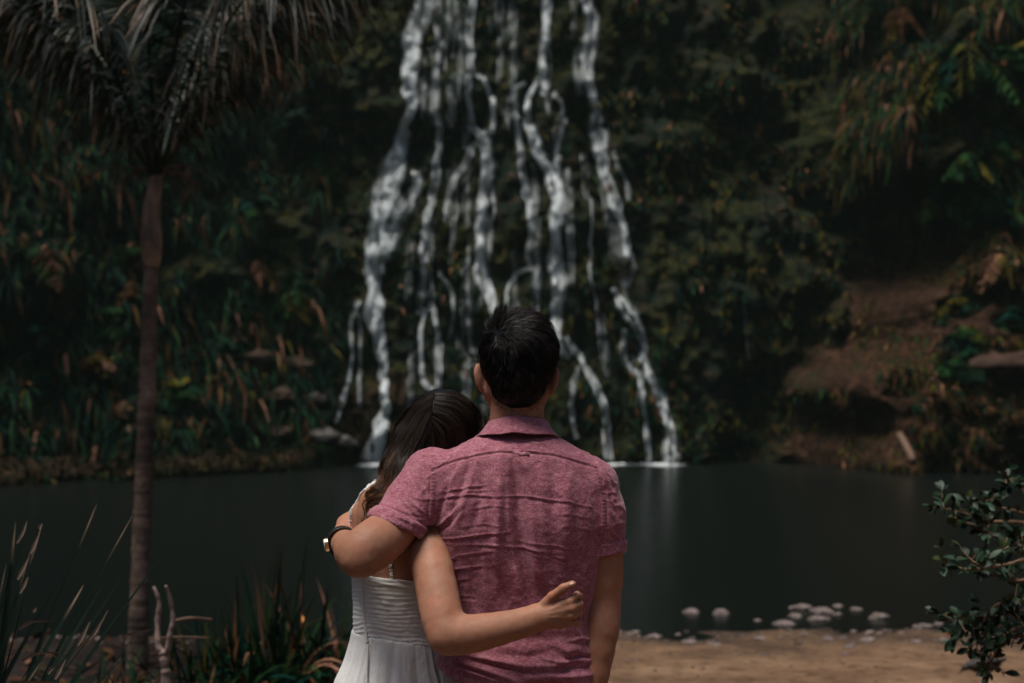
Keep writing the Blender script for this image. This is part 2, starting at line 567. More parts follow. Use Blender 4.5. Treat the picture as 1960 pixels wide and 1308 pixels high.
# bare brown earth on the right-hand buttress and by the water on the left
geo = nt.nodes.new("ShaderNodeNewGeometry"); sx_ = nt.nodes.new("ShaderNodeSeparateXYZ"); nt.links.new(geo.outputs['Position'], sx_.inputs[0])
def mth(op, a, b_=None):
    n = nt.nodes.new("ShaderNodeMath"); n.operation = op
    for s_, q in ((n.inputs[0], a), (n.inputs[1], b_)):
        if q is None: continue
        if isinstance(q, (int, float)): s_.default_value = q
        else: nt.links.new(q, s_)
    return n.outputs[0]
ex = mth('SUBTRACT', sx_.outputs['X'], mth('ADD', 7.9, mth('MULTIPLY', mth('MAXIMUM', mth('SUBTRACT', sx_.outputs['Z'], 1.8), 0.0), .64)))
nrm_ = mth('ADD', ex, mth('MULTIPLY', n4, 2.4))
buf = ramp(nt, mth('MULTIPLY', mth('SUBTRACT', nrm_, .9), .8), [(0.0, (0, 0, 0)), (1.0, (1, 1, 1))])
lbx = mth('MULTIPLY', mth('LESS_THAN', sx_.outputs['X'], -3.2), mth('LESS_THAN', sx_.outputs['Z'], mth('MULTIPLY', n4, 4.6)))
col = mixc(nt, buf, col, earth)
col = mixc(nt, mth('MULTIPLY', lbx, .75), col, earth)
nt.links.new(col, b.inputs['Base Color'])
b.inputs['Roughness'].default_value = .85; b.inputs['Specular IOR Level'].default_value = .1
p_ = bump(nt, b, n3, 1.0, .12); bump(nt, b, n2, .7, .25, p_)
cliff = tag(mesh_obj('cliff', np.stack([X, Yc, Zc], -1).reshape(-1, 3), grid_faces(idx)[:, ::-1], m), kind='structure')

# unseen dark slopes beside and behind the camera, added to block low sky light
m2 = plain("sky_block_dark", (.016, .020, .010), .9, .6, .8, .1)
an = np.linspace(R(38), R(322), 90); hs = np.linspace(-.3, 14, 24)
A_, H_ = np.meshgrid(an, hs, indexing='ij')
rad_ = 17 + .55 * H_ + 1.6 * fbm(np.stack([A_ * 5, H_ * .4, 0 * A_], -1), 4) + 8 * np.abs(np.sin(A_)) ** 3
Xh = np.sin(A_) * rad_; Yh = 4 + np.cos(A_) * rad_
hh = H_ * (.62 + .12 * vnoise(np.stack([A_ * 3, 0 * A_, 0 * A_], -1)))
idx = np.arange(A_.size).reshape(A_.shape)
sky_block_slopes = tag(mesh_obj('sky_block_slopes', np.stack([Xh, Yh, hh], -1).reshape(-1, 3), grid_faces(idx), m2), kind='structure')

def join(parts):
    V = []; Fa = []; C = []; n = 0
    for v, f, c in parts:
        V.append(v); Fa.append(f + n); C.append(c); n += len(v)
    return np.vstack(V), np.vstack(Fa), np.vstack(C)
def pebble(c, s, seed, col):
    th, ph_ = np.meshgrid(np.linspace(0, 2 * np.pi, 7, endpoint=False), np.linspace(0.01, np.pi - .01, 5), indexing='ij')
    D_ = np.stack([np.cos(th) * np.sin(ph_), np.sin(th) * np.sin(ph_), np.cos(ph_)], -1)
    r_ = 1 + .3 * vnoise(D_ * 1.6 + seed)
    V_ = D_ * r_[..., None] * np.array(s) + np.array(c)
    id_ = np.arange(35).reshape(7, 5); id_ = np.vstack([id_, id_[:1]])
    return V_.reshape(-1, 3), grid_faces(id_)[:, ::-1], np.tile(col, (35, 1))
# ------------------------------------------------------------ waterfall
def on_cliff(px, py, lift=0.0):
    px = np.asarray(px, float); py = np.asarray(py, float)
    Y = np.full(px.shape, 43.0)
    for _ in range(12):
        w = W(px, py, Y)
        Y = Y * .5 + .5 * (cliff_y(w[..., 0], w[..., 2]) - lift)
    return W(px, py, Y)
m, nt, b = new_mat("white_water")
v = coords(nt, (1, 1, .15)); n1 = noise(nt, 5, v, 4, .6)
nt.links.new(ramp(nt, n1, [(0.3, (.62, .68, .69)), (0.65, (.86, .92, .93))]), b.inputs['Base Color'])
b.inputs['Roughness'].default_value = .45
M_water = m
fall = empty('waterfall', (.6, 43.0, WATER), 'white waterfall splitting into many thin streams down the dark mossy cliff', 'waterfall')
wrng = np.random.RandomState(21)
def stream(nodes, name='stream', dens=1.0, rad=.014):
    """nodes (px, py, width px): a bundle of threads of water running down the rock"""
    a = np.array(nodes, float)
    ln = np.abs(np.diff(a[:, 1])).sum() + np.abs(np.diff(a[:, 0])).sum()
    M = max(8, int(ln / 5))
    c = catmull(a, M)
    q_ = np.arange(M) * 1.0; sd1 = wrng.uniform(0, 60)
    c[:, 0] += 2.6 * vnoise(np.stack([q_ * .28, 0 * q_ + sd1, 0 * q_], -1)) + 1.2 * vnoise(np.stack([q_ * .8, 0 * q_ + sd1, 0 * q_ + 4], -1))
    c[:, 2] *= 1 + .25 * vnoise(np.stack([q_ * .24, 0 * q_ + sd1, 0 * q_ + 11], -1))
    n = max(8, int(c[:, 2].mean() * dens * 2.5))
    nc = max(2, int(c[:, 2].mean() / 7.5))
    P = np.zeros((n, M, 2)); rr = np.zeros((n, M))
    t = np.arange(M)
    dx = np.gradient(c[:, 0]); dy = np.gradient(c[:, 1]); L = np.hypot(dx, dy) + 1e-6
    sd0 = wrng.uniform(0, 60)
    cen = np.linspace(-.36, .36, nc) if nc > 1 else np.zeros(1)
    for k in range(n):
        j = wrng.randint(nc); veil = wrng.rand() < .45
        cw = vnoise(np.stack([t * .11 + j * 7.1, 0 * t + j * 3.3, 0 * t + sd0], -1)) * .42       # the braid wanders and crosses
        o = cen[j] + wrng.normal(0, .10 if wrng.rand() < .75 else .30)
        w2 = vnoise(np.stack([t * .6 + k * 5.1, 0 * t + k * 1.3, 0 * t + 8], -1)) * .06
        if veil: o = wrng.uniform(-.62, .62); cw = cw * .35
        off = (o + cw + w2) * c[:, 2] * .54
        P[k, :, 0] = c[:, 0] + off * dy / L; P[k, :, 1] = c[:, 1] - off * dx / L
        g = .5 + .5 * vnoise(np.stack([t * .33 + j * 9.7, 0 * t + j * 2.1, 0 * t + 4 + sd0], -1)); g = g * (.65 + .75 * np.clip(.5 + .9 * vnoise(np.stack([t * .9 + k * 3.7, 0 * t + k * 2.9, 0 * t + sd0], -1)), 0, 1))
        rr[k] = rad * (.15 if veil else .25) * (.25 + 1.3 * g) * wrng.uniform(.5, 1.25)
        if wrng.rand() < .45:                                                                    # some threads start or end part way
            a0 = wrng.uniform(0, .55); a1 = a0 + wrng.uniform(.25, .6); u_ = t / M
            rr[k] *= np.clip((u_ - a0) * 8, .02, 1) * np.clip((a1 - u_) * 8, .02, 1)
    rr[:, 0] *= .3; rr[:, -1] *= .4
    P3 = on_cliff(P[..., 0], P[..., 1], .10)
    P3[..., 1] -= wrng.uniform(0, .16, (n, 1)) + .05
    v, f, _ = strands(P3, rr)
    o = mesh_obj(name, v, f, M_water)
    return under(o, fall)
# px columns: x, y, width
ST = [
 ([(812, -40, 66), (812, 0, 62), (805, 35, 60), (793, 65, 50), (788, 110, 46), (784, 165, 42), (788, 200, 24), (778, 235, 26), (768, 270, 42), (755, 320, 66), (740, 360, 70), (730, 400, 62), (722, 450, 56), (716, 500, 48), (716, 540, 44), (718, 600, 44), (725, 645, 40), (732, 690, 28), (735, 740, 22), (738, 785, 26), (726, 830, 38), (712, 885, 54)], 1.9, .019),
 ([(795, 330, 26), (797, 355, 22), (772, 400, 34), (748, 455, 38), (735, 500, 34)], 1.6, .016),
 ([(836, -20, 20), (838, 60, 16), (838, 120, 18), (836, 200, 14), (826, 215, 14)], .9, .011),
 ([(836, 215, 10), (845, 250, 12), (838, 300, 14), (832, 350, 16), (824, 400, 16), (814, 440, 18), (812, 480, 18), (818, 520, 26), (820, 560, 34), (819, 600, 30)], 1.3, .014),
 ([(812, 590, 14), (806, 640, 12), (806, 700, 14), (816, 735, 14), (834, 750, 16)], 1.5, .013),
 ([(828, 590, 14), (836, 630, 10), (843, 670, 14), (842, 710, 16), (838, 750, 14)], 1.5, .013),
 ([(903, -40, 22), (903, 0, 22), (900, 60, 20), (898, 110, 22), (903, 150, 26)], 1.5, .014),
 ([(898, 140, 18), (896, 175, 14), (903, 215, 14), (906, 245, 18), (924, 265, 18)], 1.7, .014),
 ([(912, 145, 14), (932, 165, 16), (943, 200, 14), (945, 235, 14), (938, 260, 18)], 1.8, .015),
 ([(922, 255, 26), (930, 290, 28), (932, 330, 28), (926, 370, 24), (924, 400, 24), (918, 440, 20), (920, 490, 22), (925, 530, 26), (940, 570, 28), (950, 620, 22)], 2.0, .016),
 ([(918, 260, 18), (902, 290, 16), (886, 320, 18), (868, 350, 12), (858, 390, 12), (848, 425, 8)], 1.1, .012),
 ([(934, 340, 12), (945, 380, 10), (940, 440, 10), (936, 500, 10)], .9, .009),
 ([(1022, 512, 18), (1000, 518, 14), (980, 535, 13), (970, 570, 13), (968, 620, 14)], 1.5, .013),
 ([(1012, 380, 12), (1014, 440, 12), (1014, 510, 12)], 1.1, .010),
 ([(1045, -40, 30), (1045, 0, 30), (1046, 50, 24), (1040, 100, 18), (1038, 150, 18), (1042, 185, 24)], 1.7, .015),
 ([(1034, 150, 12), (1012, 190, 14), (1010, 230, 18), (1022, 270, 20), (1034, 305, 22), (1052, 330, 30), (1062, 370, 26), (1062, 420, 24), (1064, 470, 26), (1066, 520, 34), (1070, 560, 36), (1064, 600, 28), (1066, 640, 24), (1078, 680, 20)], 2.0, .017),
 ([(1055, 180, 14), (1074, 200, 12), (1078, 235, 12), (1070, 270, 14), (1064, 310, 16), (1070, 350, 18), (1072, 400, 16), (1068, 450, 14)], 1.4, .013),
 ([(1005, 160, 10), (985, 175, 12), (988, 220, 14), (993, 280, 16), (998, 330, 18), (1006, 370, 16), (1012, 410, 12), (1014, 440, 12)], 1.4, .012),
 ([(1118, -40, 28), (1118, 0, 30), (1128, 40, 38), (1125, 90, 34), (1124, 140, 26), (1132, 190, 26), (1140, 240, 34), (1146, 290, 34), (1158, 335, 28), (1172, 380, 24), (1186, 420, 20), (1196, 460, 20), (1200, 500, 14)], 1.35, .014),
 ([(1172, 290, 14), (1184, 320, 14), (1200, 350, 12), (1204, 385, 10)], .9, .010),
 ([(1195, 470, 24), (1205, 510, 26), (1200, 550, 22)], .6, .008),
 ([(1172, 552, 10), (1190, 580, 20), (1208, 605, 24), (1224, 632, 24), (1232, 660, 16), (1228, 690, 16), (1240, 715, 20), (1256, 745, 22), (1270, 780, 22), (1278, 820, 22), (1282, 860, 26), (1288, 886, 34)], 1.9, .015),
 ([(1200, 630, 12), (1192, 655, 12), (1194, 685, 12), (1208, 708, 16), (1226, 715, 16)], 1.4, .012),
 ([(1222, 712, 14), (1230, 760, 12), (1236, 820, 14), (1243, 886, 16)], 1.4, .012),
 ([(1078, 650, 18), (1100, 668, 16), (1112, 690, 18), (1126, 720, 18), (1145, 750, 16), (1158, 790, 16), (1164, 830, 18), (1166, 880, 22)], 1.4, .013),
 ([(1108, 700, 12), (1096, 740, 12), (1096, 790, 12), (1104, 840, 14)], 1.0, .010),
 ([(1080, 676, 26), (1092, 684, 20)], 1.2, .012),
 ([(690, 575, 12), (676, 605, 12), (672, 640, 12), (674, 690, 8), (664, 740, 10), (656, 775, 12), (644, 808, 8)], 1.3, .012),
 ([(688, 600, 8), (692, 680, 8), (688, 740, 8), (690, 780, 10)], .9, .009),
 ([(893, 560, 8), (900, 600, 8), (898, 640, 12), (908, 680, 10), (912, 715, 10)], 1.2, .011),
 ([(838, 520, 10), (862, 550, 10), (868, 600, 8), (862, 650, 8)], .9, .009),
 ([(1132, 380, 6), (1134, 450, 8), (1130, 520, 8), (1146, 610, 8), (1152, 690, 10)], .8, .008),
 ([(880, 710, 10), (886, 740, 10), (884, 780, 8)], .8, .008),
 ([(1424, 590, 5), (1428, 640, 6), (1432, 690, 5)], .8, .008),
]
for nodes, dn, rd in ST: stream(nodes, dens=dn, rad=rd)
# thin veils and trickles between the main streams: each a thread group of its own
vr = np.random.RandomState(4)
for k in range(58):
    y0 = vr.uniform(-60, 10) if k < 9 else vr.uniform(60, 700); x0 = vr.uniform(842, 1100) if k < 9 else vr.uniform(800 - .16 * y0, 1150 + .13 * y0)
    ln = vr.uniform(120, 230) if k < 9 else vr.uniform(50, 170)
    drift = (x0 - 980) * .00045 * ln * .6
    stream([(x0, y0, 16), (x0 + drift * .3 + vr.normal(0, 3), y0 + ln * .4, 20), (x0 + drift, y0 + ln, 14)], name='trickle', dens=.35, rad=.0090)
# foam where the streams meet the pool
def foam(px0, px1, dep):
    a = W(px0, 889, 42); b_ = W(px1, 889, 42); parts_ = []
    n = int((b_[0] - a[0]) * 150 * dep) + 60
    for k in range(n):
        s = wrng.normal(.5, .27); x = a[0] + (b_[0] - a[0]) * s
        e = wrng.rand() ** 1.6
        y = min(float(cliff_y(np.array([x]), np.array([WATER + .05]))[0]), 43.2) - .12 - e * dep * 2.2 * max(.1, 1.1 - abs(s - .5))
        r_ = wrng.uniform(.010, .038) * (1 - .6 * e)
        v, f, c = pebble((x, y, WATER + .3 * r_), (r_ * wrng.uniform(1, 2.2), r_, r_ * wrng.uniform(.5, 1.2) * (1 - .6 * e)), k * .77, (1, 1, 1))
        parts_.append((v, f, c))
    v, f, c = join(parts_)
    under(mesh_obj('foam', v, f, M_water), fall)['kind'] = 'stuff'
foam(690, 742, .9); foam(1150, 1196, .5); foam(1228, 1300, .8); foam(1090, 1130, .35)

# ------------------------------------------------------------ foliage on the rock
M_leaf = attr_mat("leaves", .75, .06, 2, .6)
lr = np.random.RandomState(9)
G1 = np.array((.0018, .013, .0055)); G2 = np.array((.007, .024, .006)); OL = np.array((.036, .030, .003)); BR = np.array((.050, .021, .008)); PK = np.array((.13, .064, .040)); TE = np.array((.0006, .0105, .0075))
def leaf_colour(n, w):
    pal = np.array([TE, G1, G2, OL, BR, PK]); p = np.array(w, float); p /= p.sum()
    return pal[lr.choice(6, n, p=p)] * lr.uniform(.6, 1.4, (n, 1))
def blades(root, length, width, dirn, droop, cols, M=4):
    """many drooping strap leaves -> verts, faces, colours"""
    n = len(root)
    t = np.linspace(0, 1, M)[None, :, None]
    P = root[:, None] + dirn[:, None] * length[:, None, None] * t
    P[..., 2] -= (droop * length)[:, None] * t[..., 0] ** 2
    side = np.cross(dirn, (0, 0, 1.0)); side += lr.normal(0, .3, side.shape); side /= np.linalg.norm(side, axis=1, keepdims=True) + 1e-9
    wv = np.array([.35, 1, .8, .08]) if M == 4 else np.interp(np.linspace(0, 1, M), [0, .3, .7, 1], [.35, 1, .8, .08])
    off = side[:, None] * (width[:, None] * wv[None])[..., None] * .5
    V = np.stack([P - off, P + off], 2).reshape(-1, 3)
    base = (np.arange(n)[:, None] * M + np.arange(M - 1)[None]) * 2
    Fq = np.stack([base, base + 1, base + 3, base + 2], -1).reshape(-1, 4)
    return V, Fq, np.repeat(cols, M * 2, axis=0)
def scatter(n, x0, x1, z0, z1, mask=None, thr=0.0):
    x = lr.uniform(x0, x1, n); z = lr.uniform(z0, z1, n)
    k = fbm(np.stack([x * .7, 0 * x + 3, z * .7], -1), 3) > thr
    if mask is not None: k &= mask(x, z)
    x = x[k]; z = z[k]
    return np.stack([x, cliff_y(x, z) - lr.uniform(0, .12, len(x)), z], -1)
parts = []
def add_leaves(P, lmin, lmax, wmin, wmax, wts, droop=(.3, 1.0), up=.2):
    n = len(P)
    d = np.stack([lr.normal(0, .5, n), -np.abs(lr.normal(.7, .3, n)), lr.normal(up, .4, n)], -1)
    d /= np.linalg.norm(d, axis=1, keepdims=True)
    parts.append(blades(P, lr.uniform(lmin, lmax, n), lr.uniform(wmin, wmax, n), d, lr.uniform(*droop, n), leaf_colour(n, wts)))
fallzone = lambda x, z: ~((x > -5.2 + .0 * z) & (x < 4.6))
# left hillside: layered hanging leaves
add_leaves(scatter(26000, -17, -5.3, .3, 15.5, thr=-.35), .2, .7, .05, .12, (6, 6, 2.0, .8, .9, .25), (.4, 1.3))
add_leaves(scatter(7000, -17, -5.6, .2, 15.5, thr=.15), .5, 1.2, .05, .11, (3, 4, 2, .8, 2, .6), (.7, 1.6))
add_leaves(scatter(5000, -14, -4.5, -.1, .9, thr=-.6), .12, .4, .03, .08, (1, 3, 5, 3, 2, .4), (.1, .5), .7)
# centre: small clumps of moss and fern between the streams
add_leaves(scatter(9000, -5.5, 5.5, .1, 15, thr=.1), .10, .32, .05, .12, (4, 2, 1, 2.2, .7, .25), (.5, 1.3))
# right wall: mottled creepers
add_leaves(scatter(9000, 3.5, 16, .1, 15, mask=lambda x, z: x < edge_x(z) + .2, thr=.12), .08, .30, .06, .16, (3, 1.6, 1, 3.4, 1.0, .22), (.6, 1.4))
# right buttress
add_leaves(scatter(14000, 8, 17, -.1, 7, mask=lambda x, z: x > edge_x(z), thr=-.12), .10, .36, .04, .09, (1, 1.6, 1.4, 2.5, 4, .5), (.3, 1.2))
add_leaves(scatter(20000, 9.5, 18, 6.4, 15, mask=lambda x, z: x > edge_x(z) - .3, thr=-.3), .22, .8, .04, .10, (2, 3, 8, 6, 4, 1.2), (.6, 1.5))
add_leaves(scatter(9000, 9.0, 15, 2.5, 8.5, mask=lambda x, z: x > edge_x(z) - .4, thr=-.3), .12, .40, .04, .10, (1, 2, 2, 4, 4, .5), (.5, 1.3))
v, f, c = join(parts)
under_ = tag(mesh_obj('undergrowth', v, f, M_leaf, cols=c), 'dense ferns, moss and creepers covering the rock walls round the pool', 'undergrowth', kind='stuff')

# single plants that stand out on the slopes
def fern(px, py, size, n, wts, label, group, cat='fern', hang=.9, spread=1.0, name='fern', Yoff=.35, gain=1.0, flow=0):
    base = on_cliff(px, py, Yoff)
    fr = Acc(); parts = []
    fx = lr.normal(0, .55 * spread, n); fz = lr.uniform(-.2, .9, n) * (1 - .6 * (hang > 1)); fy = -np.abs(lr.normal(.55, .25, n))
    for k in range(n):
        d = np.array((fx[k], fy[k], fz[k])); d /= np.linalg.norm(d)
        L = size * lr.uniform(.6, 1.1)
        t = np.linspace(0, 1, 9)
        P = base + d * L * t[:, None]; P[:, 2] -= hang * L * .75 * t ** 2
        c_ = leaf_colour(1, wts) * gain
        fr.blade(P, .018 * size + .01, c=c_[0])
        m_ = 12; ti = np.linspace(.12, .98, m_)
        Q_ = np.stack([np.interp(ti, t, P[:, q]) for q in range(3)], -1)
        tg_ = np.gradient(Q_, axis=0); tg_ /= np.linalg.norm(tg_, axis=1, keepdims=True)
        sd = np.cross(tg_, (0, -.4, 1.0)); sd /= np.linalg.norm(sd, axis=1, keepdims=True) + 1e-9
        for s in (-1, 1):
            dd = sd * s + tg_ * .5 + np.array((0, 0, -.25)); dd /= np.linalg.norm(dd, axis=1, keepdims=True)
            parts.append(blades(Q_, size * .34 * np.sin(np.pi * (ti * .85 + .1)), np.full(m_, size * .075), dd, np.full(m_, .35), c_ * lr.uniform(.75, 1.25, (m_, 1))))
    if flow:
        q = base + np.stack([lr.normal(0, size * .5, flow), -lr.uniform(.1, .5, flow) * size, lr.normal(0, size * .4, flow)], -1)
        parts.append(blades(q, np.full(flow, .10), np.full(flow, .09), np.tile((0., -.8, .6), (flow, 1)), np.full(flow, .1), np.tile((.42, .33, .31), (flow, 1))))
    parts.append((np.vstack(fr.v), np.vstack(fr.f), np.vstack(fr.c)))
    v, f, c = join(parts)
    o = mesh_obj(name, v, f, M_leaf, cols=c)
    recenter(o, base)
    return tag(o, label, cat, group)
GREEN = (2, 5, 5, 1, .3, .1); OLIVE = (.5, 1.5, 4, 4, 1, .3); BROWN = (.3, .6, 1, 1.5, 5, 2); DARK = (5, 4, .8, .3, .3, .1)
GL, GR = 'ferns and shrubs on the left hillside', 'ferns and shrubs on the right bank'
FERNS = [
 (430, 655, .85, 16, GREEN, 'mid green fern low on the left hillside halfway between palm trunk and falls', GL, .8),
 (345, 735, .8, 12, GREEN, 'small leafy plant just right of the palm trunk above the far bank', GL, .9),
 (205, 600, 1.0, 16, GREEN, 'dull green fern left of the palm trunk at mid height', GL, .9),
 (250, 480, .9, 14, OLIVE, 'olive fern behind the palm crownshaft on its left side', GL, .8),
 (250, 560, .55, 12, BROWN, 'withered brown fern fanned out left of the upper palm trunk', GL, .6),
 (325, 545, .6, 8, BROWN, 'pale dead frond hanging right of the upper palm trunk', GL, 1.3),
 (180, 690, .8, 12, BROWN, 'brown dying fern left of the palm trunk and low on the slope', GL, 1.0),
 (215, 770, .7, 10, BROWN, 'lowest brown dead fern left of the palm trunk', GL, .7),
 (505, 390, 1.1, 14, GREEN, 'bushy green plant high on the slope left of the main stream', GL, 1.0),
 (560, 225, 1.1, 14, DARK, 'dark green shrub high on the slope right of the palm crown', GL, .9),
 (560, 560, 1.0, 14, OLIVE, 'olive green plant hanging beside the left edge of the falls', GL, 1.2),
 (632, 90, 1.2, 18, OLIVE, 'olive brown hanging creeper at the top left of the falls', GL, 1.5),
 (605, 300, 1.2, 14, OLIVE, 'long olive creeper on the dark rock left of the main stream', GL, 1.6),
 (80, 480, 1.1, 14, BROWN, 'brown hanging fern at the far left of the hillside', GL, 1.3),
 (60, 640, 1.0, 14, DARK, 'dark fern low at the left edge of the hillside', GL, .9),
 (490, 500, .9, 10, BROWN, 'thin brown dead fronds hanging between palm and falls', GL, 1.5),
 (1845, 95, 1.7, 34, OLIVE, 'large pale green hanging shrub at the top of the right bank', GR, 1.5),
 (1930, 110, 1.2, 18, GREEN, 'pale grey green bush at the top right corner', GR, .7),
 (1700, 110, .7, 12, BROWN, 'dead pinkish brown fronds under the overhang at upper right', GR, 1.2),
 (1800, 370, 1.1, 18, GREEN, 'blue green fern on the shoulder of the right bank', GR, .9),
 (1900, 390, 1.3, 20, GREEN, 'flowering green shrub with pale pink blossoms at the right edge', GR, 1.0),
 (1835, 580, .9, 16, GREEN, 'topmost of three tiers of green fern on the brown bank', GR, .9),
 (1850, 640, .95, 16, GREEN, 'middle of three tiers of green fern on the brown bank', GR, .9),
 (1840, 700, 1.1, 18, GREEN, 'lowest of three tiers of green fern on the brown bank', GR, .9),
 (1920, 490, 1.0, 16, BROWN, 'hanging dry pinkish fronds above the fern tiers at the right edge', GR, 1.7),
 (1895, 250, 1.2, 20, OLIVE, 'yellow green shrub above the flowering shrub at the right edge', GR, 1.1),
 (1850, 300, .9, 16, GREEN, 'mid green fern hanging over the dark hollow at upper right', GR, 1.3),
 (1790, 200, 1.0, 18, OLIVE, 'olive fern with long hanging fronds left of the large pale shrub', GR, 1.5),
 (1940, 600, .9, 14, DARK, 'dark green plant at the right edge beside the fern tiers', GR, 1.0),
 (1720, 20, .9, 12, BROWN, 'brown root like fronds at the top edge of the right bank', GR, 1.6),
 (1770, 450, .7, 10, OLIVE, 'small yellow green plant at the crest of the brown bank', GR, .8),
]
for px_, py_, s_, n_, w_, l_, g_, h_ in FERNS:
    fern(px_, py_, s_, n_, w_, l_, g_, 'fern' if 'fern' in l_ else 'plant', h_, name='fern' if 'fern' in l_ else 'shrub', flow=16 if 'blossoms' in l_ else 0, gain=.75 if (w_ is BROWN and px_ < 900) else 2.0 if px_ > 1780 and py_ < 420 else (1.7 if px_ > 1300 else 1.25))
M_wood = plain("dead_wood", (.13, .080, .058), .8, .35, 12, .2)
def log(pts, rads, label, cat, mat=None, name='branch', group=None, k=9):
    a = Acc(); a.tube(catmull(np.array(pts), 24), np.interp(np.linspace(0, 1, 24), np.linspace(0, 1, len(rads)), rads), k)
    o = a.build(name, mat or M_wood); recenter(o, pts[0]); return tag(o, label, cat, group)
p0 = on_cliff(1722, 832, .25); p1 = on_cliff(1748, 882, .35)
log([p0, (np.array(p0) + p1) / 2 + (0, -.05, 0), p1], [.09, .10, .09], 'pale broken log leaning on the foot of the right bank', 'log', name='log')
p0 = on_cliff(1905, 655, .9); 
def rock_mesh(c, s, seed, mat, name='stone', sub=16, flat=.55):
    th, ph_ = np.meshgrid(np.linspace(0, 2 * np.pi, sub * 2, endpoint=False), np.linspace(0.001, np.pi - .001, sub), indexing='ij')
    D_ = np.stack([np.cos(th) * np.sin(ph_), np.sin(th) * np.sin(ph_), np.cos(ph_)], -1)
    r_ = 1 + .28 * fbm(D_ * 1.5 + seed * 3.7, 3) - .12 * np.abs(vnoise(D_ * 3 + seed))
    V_ = D_ * r_[..., None] * np.array(s)
    V_[..., 2] = np.where(V_[..., 2] < 0, V_[..., 2] * .6, V_[..., 2])
    V_ = V_ + np.array(c)
    a_, b2 = V_.shape[:2]; id_ = np.arange(a_ * b2).reshape(a_, b2); id_ = np.vstack([id_, id_[:1]])
    o = mesh_obj(name, V_.reshape(-1, 3), grid_faces(id_)[:, ::-1], mat)
    recenter(o, c); return o
m, nt, b = new_mat("stone")
v = coords(nt, (1, 1, 1)); n1 = noise(nt, 14, v, 5, .65); n2 = noise(nt, 60, v, 3)
nt.links.new(ramp(nt, n1, [(0.3, (.05, .038, .033)), (0.5, (.12, .090, .080)), (0.72, (.22, .17, .155))]), b.inputs['Base Color'])
b.inputs['Roughness'].default_value = .75; bump(nt, b, n2, .6, .01)
M_stone = m
# brown boulder shelf at right edge and rocks at the foot of the falls
bs = rock_mesh(on_cliff(1935, 705, .3), (1.3, .8, .42), 4, plain("brown_rock", (.045, .024, .016), .85, .5, 3, .2, .05), 'boulder'); tag(bs, 'smooth brown boulder jutting out at the right edge beside the ferns', 'boulder')
M_drock = plain("wet_rock", (.035, .030, .027), .6, .6, 3, .35, .05)
BO = [(485, 690, .5, .3, 'brown rock ledge high on the tiers left of the falls'), (560, 700, .7, .28, 'long brown rock shelf left of the falls'), (600, 765, .42, .24, 'rounded grey rock among the tiers left of the falls'),
      (540, 760, .4, .25, 'squat brown rock low on the tiers left of the falls'), (520, 830, .5, .25, 'brown boulder near the water left of the falls'), (620, 840, .45, .3, 'dark boulder at the foot of the small left stream'),
      (660, 850, .4, .28, 'wet black boulder at the foot of the main stream'), (585, 650, .7, .25, 'topmost brown shelf of rock left of the falls')]
for px_, py_, sx2, sz2, lb in BO:
    o = rock_mesh(on_cliff(px_, py_, .15), (sx2, .35, sz2), px_ * .1, M_drock if 'dark' in lb or 'black' in lb or 'grey' in lb else plain("ledge_rock", (.040, .024, .016), .85, .55, 3, .2, .05), 'boulder')
    tag(o, lb, 'boulder', 'boulders left of the falls')

# ------------------------------------------------------------ stones in the shallows and on the shore
def ground_hit(px, py, zoff=0.0):
    Y = 9.0
    for _ in range(40):
        w = W(px, py, Y); g = max(float(ground_z(np.array([w[0]]), np.array([w[1]]))[0]), WATER) + zoff
        el = (w[2] - CAMZ) / Y
        Y = Y * .5 + .5 * (g - CAMZ) / el
    return W(px, py, Y)
STN = [(1322, 1168, 36, 20, 'rounded pale stone, left one of the pair nearest the person in the shirt'), (1380, 1170, 34, 24, 'tilted pale stone, right one of the pair nearest the person in the shirt'),
 (1532, 1160, 46, 24, 'pale stone at the upper left of the big cluster in the shallows'), (1574, 1166, 46, 24, 'flat pale stone at the upper right of the big cluster'), (1522, 1176, 30, 18, 'small wet stone at the left of the big cluster'),
 (1566, 1182, 44, 18, 'low brown stone at the bottom of the big cluster'), (1604, 1158, 20, 12, 'little round stone just right of the big cluster'), (1602, 1174, 18, 12, 'little dull stone lower right of the big cluster'),
 (1499, 1190, 44, 20, 'grey stone lower left of the cluster, nearer the sand'), (1638, 1164, 24, 14, 'small stone between the cluster and the square stone'), (1682, 1176, 38, 30, 'square topped stone standing right of the cluster'),
 (1766, 1196, 40, 16, 'flat stone in the shallows near the leafy bush'), (1796, 1192, 18, 12, 'small round stone touching the leafy bush side of the flat one'), (1450, 1186, 16, 8, 'tiny stone barely out of the water left of the cluster'),
 (1215, 1208, 22, 10, 'small stone at the water edge beside his elbow'), (1252, 1216, 30, 12, 'brown stone on the wet sand near the person in the shirt'), (1318, 1226, 32, 14, 'pale flat stone half sunk in the wet sand'),
 (1370, 1232, 26, 10, 'low stone on the sand edge below the pair of stones'), (1454, 1220, 26, 12, 'dull brown stone on the shoreline'), (1660, 1222, 34, 16, 'pale stone on the shoreline below the square stone'),
 (1625, 1236, 22, 14, 'small light stone on the sand left of the shoreline stone'), (1585, 1222, 26, 12, 'pinkish stone on the shoreline below the cluster'), (1754, 1226, 24, 10, 'reddish flat stone on the shoreline near the bush'),
 (1615, 1250, 16, 8, 'smallest dark stone lying on the open sand')]
for i, (px_, py_, w_, h_, lb) in enumerate(STN):
    c = ground_hit(px_, py_ + h_ * .25); sc_ = c[1] / F
    o = rock_mesh(c, (w_ * .50 * sc_, w_ * .40 * sc_, h_ * .38 * sc_), i * 1.7 + 2, M_stone, 'stone', 12)
    tag(o, lb, 'stone', 'stones in the shallows and on the shore')
